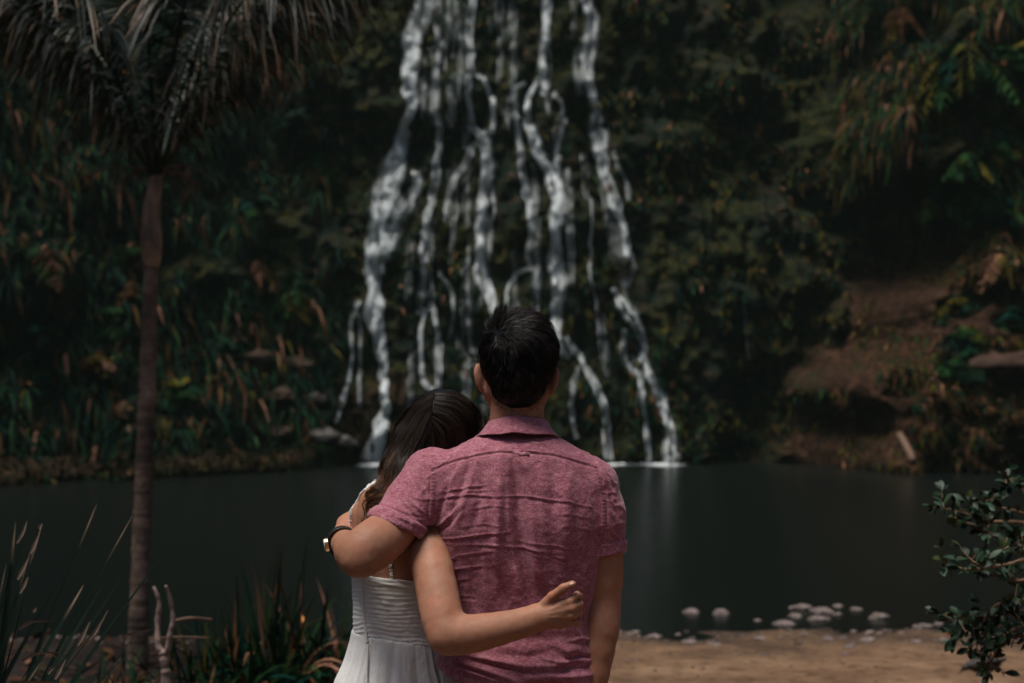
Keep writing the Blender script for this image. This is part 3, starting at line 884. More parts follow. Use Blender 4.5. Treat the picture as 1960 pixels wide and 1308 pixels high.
# pebbles and litter: uncountable
pb = Acc(); pr_ = np.random.RandomState(8)
parts = []
for k in range(2600):
    x = pr_.uniform(-5, 6); y = float(shore_y(np.array([x]))[0]) - (abs(pr_.normal(0, .45)) if k < 700 else pr_.uniform(0, 5.5))
    s = .006 + .02 * pr_.rand() ** 2 if k < 700 else .003 + .012 * pr_.rand() ** 3
    z = float(ground_z(np.array([x]), np.array([y]))[0])
    g = pr_.uniform(.03, .18); col = np.array((g * 1.1, g * .84, g * .74))
    parts.append(pebble((x, y, z + s * .2), (s * pr_.uniform(.8, 1.6), s, s * .6), k * .37, col))
v, f, c = join(parts)
tag(mesh_obj('pebbles', v, f, attr_mat("pebble", .8, .25, 30, .25), cols=c), 'scattered pebbles and grit along the sandy shore', 'pebbles', kind='stuff')
M_litter = attr_mat("leaf_litter", .8, .15, 8, .35)
n = 900
x = lr.uniform(-4.2, -.6, n); y = lr.uniform(6.2, 10.3, n); z = ground_z(x, y) + .012
dd = np.stack([lr.normal(0, 1, n), lr.normal(0, 1, n), lr.uniform(-.05, .3, n)], -1); dd /= np.linalg.norm(dd, axis=1, keepdims=True)
tag(mesh_obj('leaf_litter', *blades(np.stack([x, y, z], -1), lr.uniform(.06, .22, n), lr.uniform(.02, .05, n), dd, np.full(n, .1), leaf_colour(n, (0, .2, .3, .5, 4, 2)) * .9)[:2], M_litter, cols=np.repeat(leaf_colour(n, (0, .2, .3, .8, 5, 2)) * .8, 8, axis=0)), 'dead brown leaves and sticks littering the near left bank', 'leaf litter', kind='stuff')
# ============================================================ THE COUPLE
def w3(px, py, Y): return tuple(float(q) for q in W(px, py, Y))
def poly_field(px, py, pts, sig, amp, taper=True):
    """gaussian ridge (amp > 0) or groove (amp < 0) along a polyline"""
    best = np.full(px.shape, 1e9); tt = np.zeros(px.shape)
    pts = np.asarray(pts, float); seg = len(pts) - 1
    for i in range(seg):
        a = pts[i]; b = pts[i + 1]; ba = b - a
        t = np.clip(((px - a[0]) * ba[0] + (py - a[1]) * ba[1]) / (ba @ ba), 0, 1)
        d = np.hypot(px - a[0] - t * ba[0], py - a[1] - t * ba[1])
        m = d < best
        best = np.where(m, d, best); tt = np.where(m, (i + t) / seg, tt)
    e = np.sin(np.pi * np.clip(tt * .9 + .05, 0, 1)) ** 0.6 if taper else 1.0
    return amp * e * np.exp(-(best / sig) ** 2)
# ---------------- materials of the figures
def skin_mat(name, c1, c2):
    m, nt, b = new_mat(name)
    v = coords(nt, (1, 1, 1))
    n1 = noise(nt, 9, v, 3); n2 = noise(nt, 260, v, 3)
    col = ramp(nt, n1, [(0.3, c1), (0.7, c2)])
    n5 = noise(nt, 34, v, 4, .6)
    col = mixc(nt, 1.0, col, ramp(nt, n5, [(0.35, (1.06, .90, .86)), (0.6, (1.0, 1.02, 1.02))]), 'MULTIPLY')
    sp = ramp(nt, n2, [(0.35, (.93, .90, .89)), (0.6, (1.03, 1.03, 1.03))])
    nt.links.new(mixc(nt, 1.0, col, sp, 'MULTIPLY'), b.inputs['Base Color'])
    b.inputs['Roughness'].default_value = 0.58
    b.inputs['Specular IOR Level'].default_value = 0.25
    b.inputs['Subsurface Weight'].default_value = 0.18
    b.inputs['Subsurface Radius'].default_value = (0.012, 0.004, 0.002)
    b.inputs['Subsurface Scale'].default_value = 1.0
    p = bump(nt, b, n2, 0.12, 0.0010)
    n3 = noise(nt, 700, v, 2)
    bump(nt, b, n3, 0.2, 0.0006, p)
    return m
M_skin_m = skin_mat("man_skin", (.27, .132, .082), (.35, .178, .115))
M_skin_w = skin_mat("woman_skin", (.29, .142, .088), (.38, .195, .128))

def linen(name, a, b_, c, weave=1.0, rough=0.85):
    m, nt, b = new_mat(name)
    vx = coords(nt, (1500, 1500, 110)); vz = coords(nt, (110, 110, 1500)); v1 = coords(nt, (1, 1, 1))
    n1 = noise(nt, 1, vx, 2, .6); n2 = noise(nt, 1, vz, 2, .6); n3 = noise(nt, 60, v1, 4, .65); n4 = noise(nt, 420, v1, 2, .6)
    av = nt.nodes.new("ShaderNodeMath"); av.operation = 'ADD'; nt.links.new(n1, av.inputs[0]); nt.links.new(n2, av.inputs[1])
    a2 = nt.nodes.new("ShaderNodeMath"); a2.operation = 'MULTIPLY_ADD'; nt.links.new(n3, a2.inputs[0]); a2.inputs[1].default_value = 0.5; nt.links.new(av.outputs[0], a2.inputs[2])
    a4 = nt.nodes.new("ShaderNodeMath"); a4.operation = 'MULTIPLY_ADD'; nt.links.new(n4, a4.inputs[0]); a4.inputs[1].default_value = 0.65; nt.links.new(a2.outputs[0], a4.inputs[2])
    a3 = nt.nodes.new("ShaderNodeMath"); a3.operation = 'MULTIPLY'; nt.links.new(a4.outputs[0], a3.inputs[0]); a3.inputs[1].default_value = 1 / 3.15
    col = ramp(nt, a3.outputs[0], [(0.38, a), (0.5, b_), (0.62, c)])
    nt.links.new(col, b.inputs['Base Color'])
    b.inputs['Roughness'].default_value = rough
    b.inputs['Specular IOR Level'].default_value = 0.15
    b.inputs['Sheen Weight'].default_value = 0.25
    b.inputs['Sheen Roughness'].default_value = 0.4
    p = bump(nt, b, a3.outputs[0], 0.35 * weave, 0.0015)
    return m
M_shirt = linen("pink_chambray", (.125, .022, .040), (.275, .086, .120), (.52, .29, .32))
M_dress = linen("white_chiffon", (.58, .575, .565), (.67, .665, .655), (.75, .745, .735), .5)
M_trouser = linen("khaki_cotton", (.22, .18, .13), (.29, .24, .18), (.36, .31, .24), .6)

def hair_mat(name, rough=0.32):
    m, nt, b = new_mat(name)
    a = N(nt, "ShaderNodeAttribute", attribute_name="col")
    nt.links.new(a.outputs['Color'], b.inputs['Base Color'])
    b.inputs['Roughness'].default_value = rough
    b.inputs['Specular IOR Level'].default_value = 0.16
    return m
M_hair = hair_mat("hair_strands", .34)
M_leather = plain("black_leather", (.015, .013, .012), .4)
M_gold = plain("gold_metal", (.75, .45, .22), .22, .05)
M_gold.node_tree.nodes["Principled BSDF"].inputs['Metallic'].default_value = 1
M_shoe = plain("brown_shoe_leather", (.08, .045, .03), .5)
M_nail = plain("nail", (.62, .36, .30), .25, .05)
M_eye = plain("eye_white", (.7, .68, .65), .2, .02)
M_bead = plain("white_beads", (.7, .7, .68), .4, .05)

# ---------------- man
man = empty('person', (0.01, 3.06, 0.0), 'dark haired person in a pink short sleeved shirt with an arm round the shorter person', 'person')

def r4(py, xl, xr, yc, ry, Y=3.04):
    a = W(xl, py, Y); b = W(xr, py, Y)
    return (a[2], (a[0] + b[0]) / 2, yc, (b[0] - a[0]) / 2, ry)
shirt_loft = Loft([r4(812, 940, 1044, 3.075, .060), r4(828, 928, 1055, 3.07, .068), r4(840, 908, 1070, 3.065, .078), r4(855, 876, 1100, 3.06, .090),
    r4(872, 840, 1128, 3.06, .101), r4(892, 818, 1146, 3.06, .108), r4(930, 814, 1154, 3.06, .116), r4(980, 818, 1157, 3.06, .121),
    r4(1035, 826, 1158, 3.06, .121), r4(1062, 831, 1154, 3.06, .118), r4(1095, 841, 1149, 3.06, .113), r4(1130, 852, 1141, 3.06, .107),
    r4(1180, 862, 1128, 3.06, .101), r4(1230, 848, 1133, 3.06, .106), r4(1280, 832, 1143, 3.06, .118), r4(1310, 829, 1147, 3.06, .124), r4(1360, 829, 1150, 3.06, .127)], 2.35)
S_l = [(w3(832, 930, 3.055), .080), (w3(793, 969, 3.03), .0645), (w3(760, 1007, 2.985), .0545), (w3(732, 1034, 2.952), .0535)]
S_r = [(w3(1116, 935, 3.06), .075), (w3(1135, 990, 3.06), .066), (w3(1143, 1050, 3.065), .057), (w3(1144, 1100, 3.065), .055)]
cutL_p = np.array(w3(757, 1012, 2.99), np.float32); cutL_n = np.array((-.41, -.20, -.88), np.float32); cutL_n /= np.linalg.norm(cutL_n)
cutR_p = np.array(w3(1172, 1058, 3.06), np.float32); cutR_n = np.array((.10, 0, -1), np.float32); cutR_n /= np.linalg.norm(cutR_n)
HEM = [(W(x, 1300, 3.04)[0], W(x, y, 3.04)[2]) for x, y in ((820, 1276), (836, 1275), (850, 1281), (905, 1303), (990, 1328), (1080, 1334), (1125, 1322), (1150, 1305), (1170, 1300))]
def shirt_sdf(P):
    t = shirt_loft(P)
    # shoulder blades
    t = smin(t, ellip(P, w3(915, 985, 2.985), (.060, .040, .085)), .03)
    t = smin(t, ellip(P, w3(1070, 985, 2.985), (.060, .040, .085)), .03)
    sl = np.maximum(chain(P, S_l, .02), (P - cutL_p) @ cutL_n)
    cav = chain(P, [(p, r - .0048) for p, r in S_l], .02)
    sl = np.maximum(sl, -np.maximum(cav, -((P - cutL_p) @ cutL_n + .028)))
    srr = np.maximum(chain(P, S_r, .02), (P - cutR_p) @ cutR_n)
    cav = chain(P, [(p, r - .007) for p, r in S_r], .02)
    srr = np.maximum(srr, -np.maximum(cav, -((P - cutR_p) @ cutR_n + .028)))
    d = smin(smin(t, sl, .018), srr, .012)
    hz = np.interp(P[:, 0], [q[0] for q in HEM], [q[1] for q in HEM]).astype(np.float32)
    inner = np.maximum(shirt_loft(P, -.006), P[:, 2] - (hz + .06))
    d = np.maximum(d, -inner)
    return np.maximum(d, hz - P[:, 2])

print('shirt'); 
V, Q = polygonise(shirt_sdf, (-.36, 2.86, .88), (.30, 3.26, 1.53), .0023)
V = relax(V, Q, 2)
Nn = vnormals(V, Q)
px, py = toPX(V)
bk = sstep(-Nn[:, 1], -.1, .35)
seam_y = np.interp(px, [800, 827, 850, 880, 930, 975, 1020, 1060, 1100, 1130, 1150, 1165], [906, 900, 889, 879, 868, 865.5, 867, 871, 881, 891, 901, 908])
seam_L = np.interp(py, [880, 900, 940, 990, 1040], [818, 826, 824, 821, 826])
seam_R = np.interp(py, [870, 890, 915, 945, 980, 1040], [1128, 1139, 1149, 1156, 1160, 1157])
on_sl = (px < seam_L) | (px > seam_R)
D = np.zeros(len(V))
yoke = (1 - sstep(py - seam_y, -1.6, 1.0)) * (~on_sl)
D += .0022 * yoke
D += np.where(~on_sl, -.0016 * np.exp(-((py - seam_y - 1.8) / 1.7) ** 2), 0)
D += -.0006 * np.exp(-((py - seam_y + 5) / 1.2) ** 2) * (~on_sl)
for sx, sg in ((seam_L, 1), (seam_R, -1)):
    q = (px - sx) * sg                      # >0 on the body side
    vis = sstep(py, 885, 898) * (1 - sstep(py, 1030, 1045))
    D += vis * (.0018 * sstep(q, -1.5, 1.5) * (1 - sstep(q, 6, 9)) - .0016 * np.exp(-((q + 1.6) / 1.6) ** 2))
    D += vis * .0010 * np.sin(py * 2 * np.pi / 5.2 + 1.4 * np.sin(py * .31)) * np.exp(-((q - 3.5) / 3.5) ** 2)
# soft folds hanging from the yoke
soft = [([(958, 874), (955, 950), (950, 1050), (955, 1120)], 11, .0085), ([(985, 880), (989, 940), (993, 1010), (1004, 1090), (1019, 1160)], 10, -.0115), ([(1010, 890), (1016, 980), (1026, 1080), (1040, 1160)], 9, .005),
    ([(972, 880), (973, 960), (975, 1020)], 5, .002), ([(928, 880), (920, 950), (905, 1010)], 9, -.0045), ([(898, 885), (880, 940), (858, 1000)], 7, -.006),
    ([(912, 882), (893, 950), (875, 1000)], 6, .0035), ([(880, 890), (862, 930)], 5, .003), ([(1038, 885), (1030, 980), (1034, 1080), (1050, 1140)], 16, .0045),
    ([(1062, 900), (1058, 990), (1062, 1080)], 10, -.003), ([(1110, 930), (1106, 1040), (1092, 1120)], 15, -.0055), ([(1088, 900), (1085, 1000), (1078, 1100)], 12, .003),
    ([(945, 1080), (962, 1130), (972, 1168)], 9, -.005), ([(985, 1090), (998, 1140), (1006, 1172)], 7, .005), ([(925, 1060), (930, 1120), (940, 1165)], 9, .0035),
    ([(895, 1080), (905, 1130), (915, 1170)], 8, -.003), ([(1035, 1110), (1045, 1150)], 8, -.005),
    ([(832, 1010), (850, 1000), (880, 965)], 3.5, .0035), ([(838, 1018), (858, 1006), (886, 975)], 3.5, -.003),
    ([(836, 1000), (848, 960), (858, 925)], 5, -.0035)]
for p, s, a in soft: D += poly_field(px, py, p, s, a * 1.35) * bk * (~on_sl)
crease = [([(838, 956), (870, 950), (905, 947), (955, 952)], 1), ([(950, 951), (1000, 949), (1050, 957), (1090, 961), (1135, 972)], .8), ([(848, 942), (880, 935), (930, 928)], .8), ([(860, 950), (900, 940), (945, 938)], .5),
    ([(836, 1032), (870, 1031), (905, 1026), (935, 1022), (975, 1019)], 1.2), ([(885, 1043), (915, 1043), (950, 1043), (990, 1049), (1020, 1052), (1062, 1061)], 1), ([(872, 1065), (905, 1060), (940, 1055)], .9),
    ([(848, 1091), (870, 1090), (895, 1087), (925, 1083)], 1.3), ([(992, 1038), (1030, 1041), (1070, 1047), (1100, 1055)], .7), ([(1048, 1066), (1080, 1069), (1100, 1071)], .8),
    ([(1000, 1056), (1040, 1066), (1080, 1080)], .4), ([(845, 1075), (860, 1070), (885, 1069)], .5), ([(842, 1110), (870, 1112), (900, 1108)], .5), ([(858, 1145), (880, 1140), (910, 1143)], .4),
    ([(1060, 985), (1090, 985), (1130, 992)], .4), ([(900, 975), (940, 968), (975, 972)], .5), ([(1100, 1010), (1130, 1015), (1150, 1008)], .5), ([(880, 1010), (925, 1003), (960, 1008)], .4),
    ([(1005, 845), (1030, 852), (1045, 850)], .8), ([(1015, 838), (1040, 843), (1062, 852)], .5), ([(940, 850), (970, 845), (990, 848)], .35)]
for p, a in crease:
    D += poly_field(px, py, p, 1.8, .0024 * a) * bk
    D += poly_field(px, py, [(x, y + 4.6) for x, y in p], 3.0, -.0015 * a) * bk
low = [([(850, 1256), (890, 1272), (940, 1288), (985, 1303)], 4.5, .006), ([(855, 1270), (900, 1288), (950, 1304)], 4, .004), ([(858, 1263), (900, 1281), (950, 1297)], 3, -.004),
    ([(880, 1252), (940, 1264), (1000, 1276), (1060, 1276), (1100, 1262)], 6, .006), ([(900, 1262), (960, 1276), (1010, 1286)], 3.5, -.0045), ([(960, 1252), (1010, 1258), (1060, 1246)], 8, -.004),
    ([(1060, 1232), (1085, 1248), (1110, 1240)], 8, .007), ([(1090, 1228), (1115, 1222), (1132, 1226)], 3.5, .005), ([(1085, 1262), (1112, 1256), (1136, 1258)], 4, -.008), ([(1070, 1284), (1100, 1276), (1135, 1280)], 9, -.010),
    ([(1010, 1300), (1050, 1297), (1100, 1296), (1140, 1290)], 5, .006), ([(1000, 1312), (1050, 1310), (1100, 1312)], 5, -.005), ([(1120, 1240), (1132, 1262), (1140, 1290)], 4, .005),
    ([(1040, 1262), (1070, 1268), (1090, 1272)], 4, .004), ([(1095, 1180), (1110, 1215), (1120, 1240)], 3, .003), ([(1115, 1165), (1122, 1200), (1128, 1240)], 2.6, .0025), ([(848, 1250), (849, 1268), (851, 1283)], 1.6, -.0015)]
for p, s, a in low: D += poly_field(px, py, p, s, a) * bk
D += -.006 * np.exp(-(((px - 985) / 90) ** 2 + ((py - 1222) / 14) ** 2)) * bk
# sleeve wrinkles
sw = [([(770, 940), (790, 965), (815, 985)], 3, .003), ([(760, 952), (782, 975), (806, 1000)], 3, -.003), ([(735, 985), (765, 992), (800, 1008)], 2.6, .0022), ([(748, 972), (780, 985), (812, 992)], 2.6, -.002),
    ([(800, 905), (812, 930), (818, 960)], 3.5, -.003), ([(790, 900), (797, 920), (812, 945)], 3, .002), ([(1165, 950), (1178, 985), (1180, 1030)], 4, -.003), ([(1162, 1000), (1172, 1020), (1186, 1030)], 3, .0025),
    ([(1150, 900), (1165, 925), (1176, 960)], 3, .002), ([(1165, 1010), (1180, 1012), (1194, 1004)], 2.4, -.002)]
for p, s, a in sw: D += poly_field(px, py, p, s, a)
cl = (V - cutL_p) @ cutL_n; cr = (V - cutR_p) @ cutR_n
nearL = (px < 822) & (py > 940); nearR = (px > 1150) & (py > 950)
D += np.where(nearL, .0020 * sstep(cl, -.027, -.023) - .0014 * np.exp(-((cl + .029) / .0025) ** 2), 0)
D += np.where(nearR, .0020 * sstep(cr, -.027, -.023) - .0014 * np.exp(-((cr + .029) / .0025) ** 2), 0)
D += np.where(nearL & (cl > -.026), .0016 * fbm(V * 90, 2), 0)
D += .0018 * fbm(V * np.array([22, 18, 20]), 3) + .0006 * fbm(V * 110, 2)
ridge = 1 - np.abs(fbm(V * np.array([14, 14, 26]) + 5, 3)); D += .0022 * (ridge ** 6) * np.where(on_sl, 1.2, .35)
V = V + Nn * D[:, None]
shirt = under(mesh_obj('shirt', V, Q, M_shirt), man)

# collar: a folded band standing round the neck and falling to a flared edge
def ring_pts(th, px_half, y, z, dz_front): return None
def lathe_band(rows, th0, th1, nt_, cx, cy, thick=.0022):
    """rows of (rx, ry, z, wob); back is th=0 (towards the camera)"""
    th = np.linspace(th0, th1, nt_)
    R_ = []
    for rx, ry, z, tilt in rows:
        R_.append(np.stack([cx + rx * np.sin(th), cy - ry * np.cos(th), z + tilt * (1 - np.cos(th)) + .0012 * fbm(np.stack([th * 5, th * 0 + z * 90, th * 0], -1), 2)], -1))
    A = np.array(R_)
    n = len(rows)
    v = A.reshape(-1, 3); f = []
    for i in range(n - 1):
        for j in range(nt_ - 1):
            f.append((i * nt_ + j, i * nt_ + j + 1, (i + 1) * nt_ + j + 1, (i + 1) * nt_ + j))
    return v, np.array(f)
cxn = float(W(991, 800, 3.06)[0]); ztop = float(W(991, 797, 3.0)[2]); zb = float(W(991, 825, 2.98)[2])
rows = [(.0605, .064, ztop - .030, -.012), (.0600, .0635, ztop - .012, -.013), (.0612, .0650, ztop - .001, -.014), (.0640, .0685, ztop + .0005, -.014), (.0668, .0725, ztop - .004, -.015),
    (.0760, .0800, zb + .012, -.014), (.0830, .0865, zb + .004, -.014), (.0885, .0915, zb - .002, -.014), (.0905, .0930, zb - .0050, -.014), (.0880, .0895, zb - .0035, -.014), (.0700, .0780, zb + .012, -.014)]
v, f = lathe_band(rows, -math.pi * .93, math.pi * .93, 120, cxn, 3.062)
px_, py_ = toPX(v)
v[:, 2] += .0016 * np.sin(px_ * .09 + 1)
collar = under(mesh_obj('collar', v, f, M_shirt), shirt)
# locker loop at the yoke seam
a = Acc()
lp = [w3(x, y, Yq) for x, y, Yq in ((983, 863, 2.948), (990, 866, 2.940), (998, 869.5, 2.937), (1006, 869, 2.938), (1014, 871, 2.946))]
a.blade(catmull(lp, 14), .0085, up=(0, -1, .25), fold=.05)
ll = a.build('locker_loop', M_shirt); sol = ll.modifiers.new("thickness", 'SOLIDIFY'); sol.thickness = .0022; under(ll, shirt)

# ---- man: body
armL = [(w3(832, 935, 3.06), .058), (w3(790, 972, 3.02), .0475), (w3(742, 1021, 2.965), .0440), (w3(712, 1045, 2.925), .0445), (w3(690, 1062, 2.905), .0415)]
foreL = [(w3(690, 1062, 2.905), .0400), (w3(681, 1057, 2.960), .0415), (w3(670, 1050, 3.05), .0315), (w3(657, 1037, 3.125), .0270), (w3(658, 1030, 3.16), .0255)]
armR = [(w3(1116, 938, 3.06), .056), (w3(1137, 1010, 3.06), .049), (w3(1147, 1075, 3.065), .0455), (w3(1150, 1150, 3.07), .0405)]
foreR = [(w3(1150, 1150, 3.07), .0400), (w3(1145, 1205, 3.06), .0420), (w3(1132, 1290, 3.04), .0350), (w3(1124, 1370, 3.02), .0270), (w3(1124, 1395, 3.02), .0265)]
armL = smooth_pts(armL, 9); foreL = smooth_pts(foreL, 9); armR = smooth_pts(armR, 8); foreR = smooth_pts(foreR, 9)
def hand_sdf(P, wrist, mcps, fingers, thumb, pr=.0125, k=.003):
    d = None
    for m, r in mcps:
        e = rcone(P, wrist[0], m, wrist[1], r)
        d = e if d is None else smin(d, e, .010)
    for fch in fingers:
        d = smin(d, chain(P, fch, .003), k)
    return smin(d, chain(P, thumb, .004), .0035)
hl_w = (w3(658, 1026, 3.165), .021)
hl_m = [(w3(655, 1000, 3.205), .0125), (w3(664, 993, 3.212), .0125), (w3(674, 988, 3.216), .0125), (w3(684, 984, 3.214), .012)]
hl_f = [[(hl_m[i][0], .0115), (tuple(np.array(hl_m[i][0]) + (.012, .034, .004)), .0098), (tuple(np.array(hl_m[i][0]) + (.034, .052, -.002)), .0088), (tuple(np.array(hl_m[i][0]) + (.054, .056, -.010)), .0075)] for i in range(4)]
hl_t = [(w3(668, 1018, 3.17), .013), (w3(684, 1000, 3.175), .011), (w3(694, 985, 3.185), .0095), (w3(700, 972, 3.20), .008)]
wr = np.array(foreR[-1][0]); hr_w = (tuple(wr), .023)
hr_m = [(tuple(wr + (-.020 + .004 * i, .030 - .021 * i, -.088 + .004 * i)), .0125) for i in range(4)]
hr_f = [[(m, .0112), (tuple(np.array(m) + (-.004, .004, -.040 + .003 * i)), .0098), (tuple(np.array(m) + (-.014, .004, -.064 + .004 * i)), .0088), (tuple(np.array(m) + (-.028, .003, -.080 + .006 * i)), .0076)] for i, (m, r) in enumerate(hr_m)]
hr_t = [(tuple(wr + (-.008, .022, -.020)), .014), (tuple(wr + (-.022, .046, -.050)), .0115), (tuple(wr + (-.030, .052, -.078)), .0095), (tuple(wr + (-.036, .050, -.098)), .008)]
HC = np.array(w3(990, 700, 3.055))
Rt = rotm('Y', 2.5)
zc = HC[2]
def man_head(P):
    P = (P - HC.astype(np.float32)) @ Rt.astype(np.float32)
    d = ellip(P, (0, -.012, .022), (.0745, .090, .0850))
    d = smin(d, ellip(P, (0, .030, -.035), (.062, .066, .082)), .03)          # face block
    d = smin(d, ellip(P, (0, .060, -.098), (.026, .024, .018)), .03)          # chin
    d = smin(d, rcone(P, (-.054, -.004, -.058), (-.020, .058, -.098), .016, .014), .03)
    d = smin(d, rcone(P, (.054, -.004, -.058), (.020, .058, -.098), .016, .014), .03)
    d = smin(d, rcone(P, (0, .088, -.004), (0, .110, -.038), .007, .012), .010)   # nose
    d = smin(d, rcone(P, (-.011, .098, -.040), (.011, .098, -.040), .007, .007), .006)
    for s in (-1, 1):
        d = -smin(-d, ellip(P, (s * .031, .098, -.004), (.018, .012, .011)), .012)    # sockets
        d = smin(d, ellip(P, (s * .031, .080, -.006), (.0125, .0125, .0115)), .003)   # eyeballs / lids
        d = smin(d, rcone(P, (s * .014, .093, .012), (s * .046, .082, .012), .006, .004), .008)  # brow
        e = ellip(P, (s * .0775, -.008, -.030), (.0085, .0190, .0330), rotm('Y', s * 12) @ rotm('Z', s * 34))
        e = np.maximum(e, -ellip(P, (s * .084, .004, -.026), (.006, .010, .020)))
        d = smin(d, e, .005)
    d = smin(d, ellip(P, (0, .094, -.060), (.024, .010, .0065)), .004)
    d = smin(d, ellip(P, (0, .092, -.070), (.020, .011, .0075)), .004)
    return d
def man_body(P):
    d = shirt_loft(P, -.026)
    d = smin(d, rcone(P, w3(990, 835, 3.065), w3(989, 765, 3.055), .061, .0575), .02)
    d = smin(d, man_head(P), .012)
    d = smin(d, smin(chain(P, armL, .02), chain(P, foreL, .015), .010), .015)
    d = smin(d, ellip(P, w3(686, 1080, 2.893), (.026, .024, .024)), .02)
    d = smin(d, smin(chain(P, armR, .02), chain(P, foreR, .015), .010), .010)
    d = smin(d, hand_sdf(P, hl_w, hl_m, hl_f, hl_t), .010)
    d = smin(d, hand_sdf(P, hr_w, hr_m, hr_f, hr_t), .010)
    d = smin(d, ellip(P, (.01, 3.06, .90), (.150, .105, .11)), .04)
    for s in (-1, 1):
        x = .01 + s * .085
        l = chain(P, [((x, 3.06, .86), .085), ((x + s * .01, 3.05, .48), .052), ((x + s * .012, 3.075, .36), .056), ((x + s * .02, 3.07, .09), .034)], .03)
        l = smin(l, rcone(P, (x + s * .02, 3.06, .045), (x + s * .035, 3.21, .028), .034, .022), .02)
        d = smin(d, l, .03)
    return d
print('man body')
V, Q = polygonise(man_body, (-.42, 2.82, -.01), (.28, 3.32, 1.80), .003)
V = relax(V, Q, 2, .4)
Nn = vnormals(V, Q)
V += Nn * (.0006 * fbm(V * 60, 2))[:, None]
mbV = V.copy(); mbN = vnormals(V, Q)
mbody = under(mesh_obj('body', V, Q, M_skin_m), man)
mbody['label'] = 'tan neck, ears and arms'

# ---- man: hair
def man_hv(P):
    P = (P - HC.astype(np.float32)) @ Rt.astype(np.float32)
    d = ellip(P, (.000, -.010, .022), (.0835, .098, .0925))
    d = smin(d, ellip(P, (.003, -.042, -.040), (.058, .056, .058)), .03)
    cut = (P[:, 1] - .030) * .8 - (P[:, 2] - .010) * .75 - .020          # hairline: keeps back and top
    side = (P[:, 1] * .9 - (P[:, 2] + .04) * .55) - .030
    return np.maximum(np.maximum(d, cut), side)
print('man hair')
V, Q = polygonise(lambda P: man_hv(P) + .004, HC - .14, HC + .15, .0028)
V = relax(V, Q, 2)
V += vnormals(V, Q) * (.0016 * fbm(V * 70, 2))[:, None]
hb = mesh_obj('hair', V, Q, M_hair, cols=np.tile((.0035, .0032, .0032), (len(V), 1)))
Nn = vnormals(V, Q)
rng = np.random.RandomState(3)
def proj_grad(fn, P, eps=.002):
    P = P.astype(np.float32); g = np.zeros(P.shape)
    for k in range(3):
        e = np.zeros(3, np.float32); e[k] = eps
        g[:, k] = (fn(P + e) - fn(P - e)) / (2 * eps)
    return g / (np.linalg.norm(g, axis=1, keepdims=True) + 1e-9)
n_s = 15000
pick = rng.choice(len(V), n_s * 2)
rt = V[pick] + rng.normal(0, .001, (len(pick), 3))
loc = (rt - HC) @ Rt
keep = (loc[:, 2] > -.108) & (loc[:, 1] < .085)
rt = rt[keep][:n_s]; loc = loc[keep][:n_s]
wh = np.array([(938 - 990) / 890, -.085, (700 - 640) / 890])      # the whorl at the back left of the crown
rel = loc - wh
whorl_d = np.linalg.norm(rel, axis=1)
rad = rel / (whorl_d[:, None] + 1e-6)
flow = rad * 1.0 + np.cross(np.tile((0, -1, 0), (len(rt), 1)), rad) * -.35
topm = sstep(loc[:, 2], .03, .09)
flow += np.stack([.55 * topm * (loc[:, 0] > wh[0] - .002), np.zeros(len(rt)), -.75 * (1 - topm)], -1)
leftm = (loc[:, 0] < wh[0] + .004)
flow += np.stack([-.25 * leftm, .9 * leftm * (loc[:, 2] < .07), .45 * leftm * topm], -1)
Lh = np.interp(loc[:, 2], [-.10, -.06, -.02, .03, .07, .12], [.006, .010, .017, .029, .042, .044]) * rng.uniform(.6, 1.15, len(rt))
Lh *= np.where(leftm, .65, 1)
M_ = 8
Ps = np.zeros((len(rt), M_, 3)); p = rt - proj_grad(man_hv, rt) * .002
spike = (np.hypot(loc[:, 0] - (936 - 990) / 890, loc[:, 2] - (700 - 618) / 890) < .026) & (loc[:, 1] < .03)
clump = fbm(rt * 55, 2)[:, None]
for s in range(M_):
    Ps[:, s] = p
    n = proj_grad(man_hv, p)
    t = flow - (flow * n).sum(1, keepdims=True) * n
    t /= np.linalg.norm(t, axis=1, keepdims=True) + 1e-6
    lift = np.where(spike, 1.3, np.interp(s, [0, M_ - 1], [.55, .02]))[:, None] * np.where(leftm, .9, 1)[:, None]
    u = t * 1.0 + n * lift + rng.normal(0, .06, t.shape) + .34 * np.concatenate([clump, clump * .3, -clump], 1)
    u += np.where(spike, 1, 0)[:, None] * np.array([.55, 0, .9])
    u /= np.linalg.norm(u, axis=1, keepdims=True)
    p = p + u * (Lh / (M_ - 1))[:, None]
rr = np.interp(np.arange(M_), [0, M_ - 3, M_ - 1], [.00055, .00042, .0001])[None]
rr = rr * np.interp(loc[:, 2], [-.1, -.03], [.5, 1])[:, None]
lk = np.clip(1 + 1.3 * fbm(rt * np.array([70, 70, 70]), 2), .25, 2.6)[:, None]
cc = np.array([.013, .011, .0105])[None] * rng.uniform(.35, 1.6, (len(rt), 1)) * lk
v2, f2, c2 = strands(Ps, rr, cc)
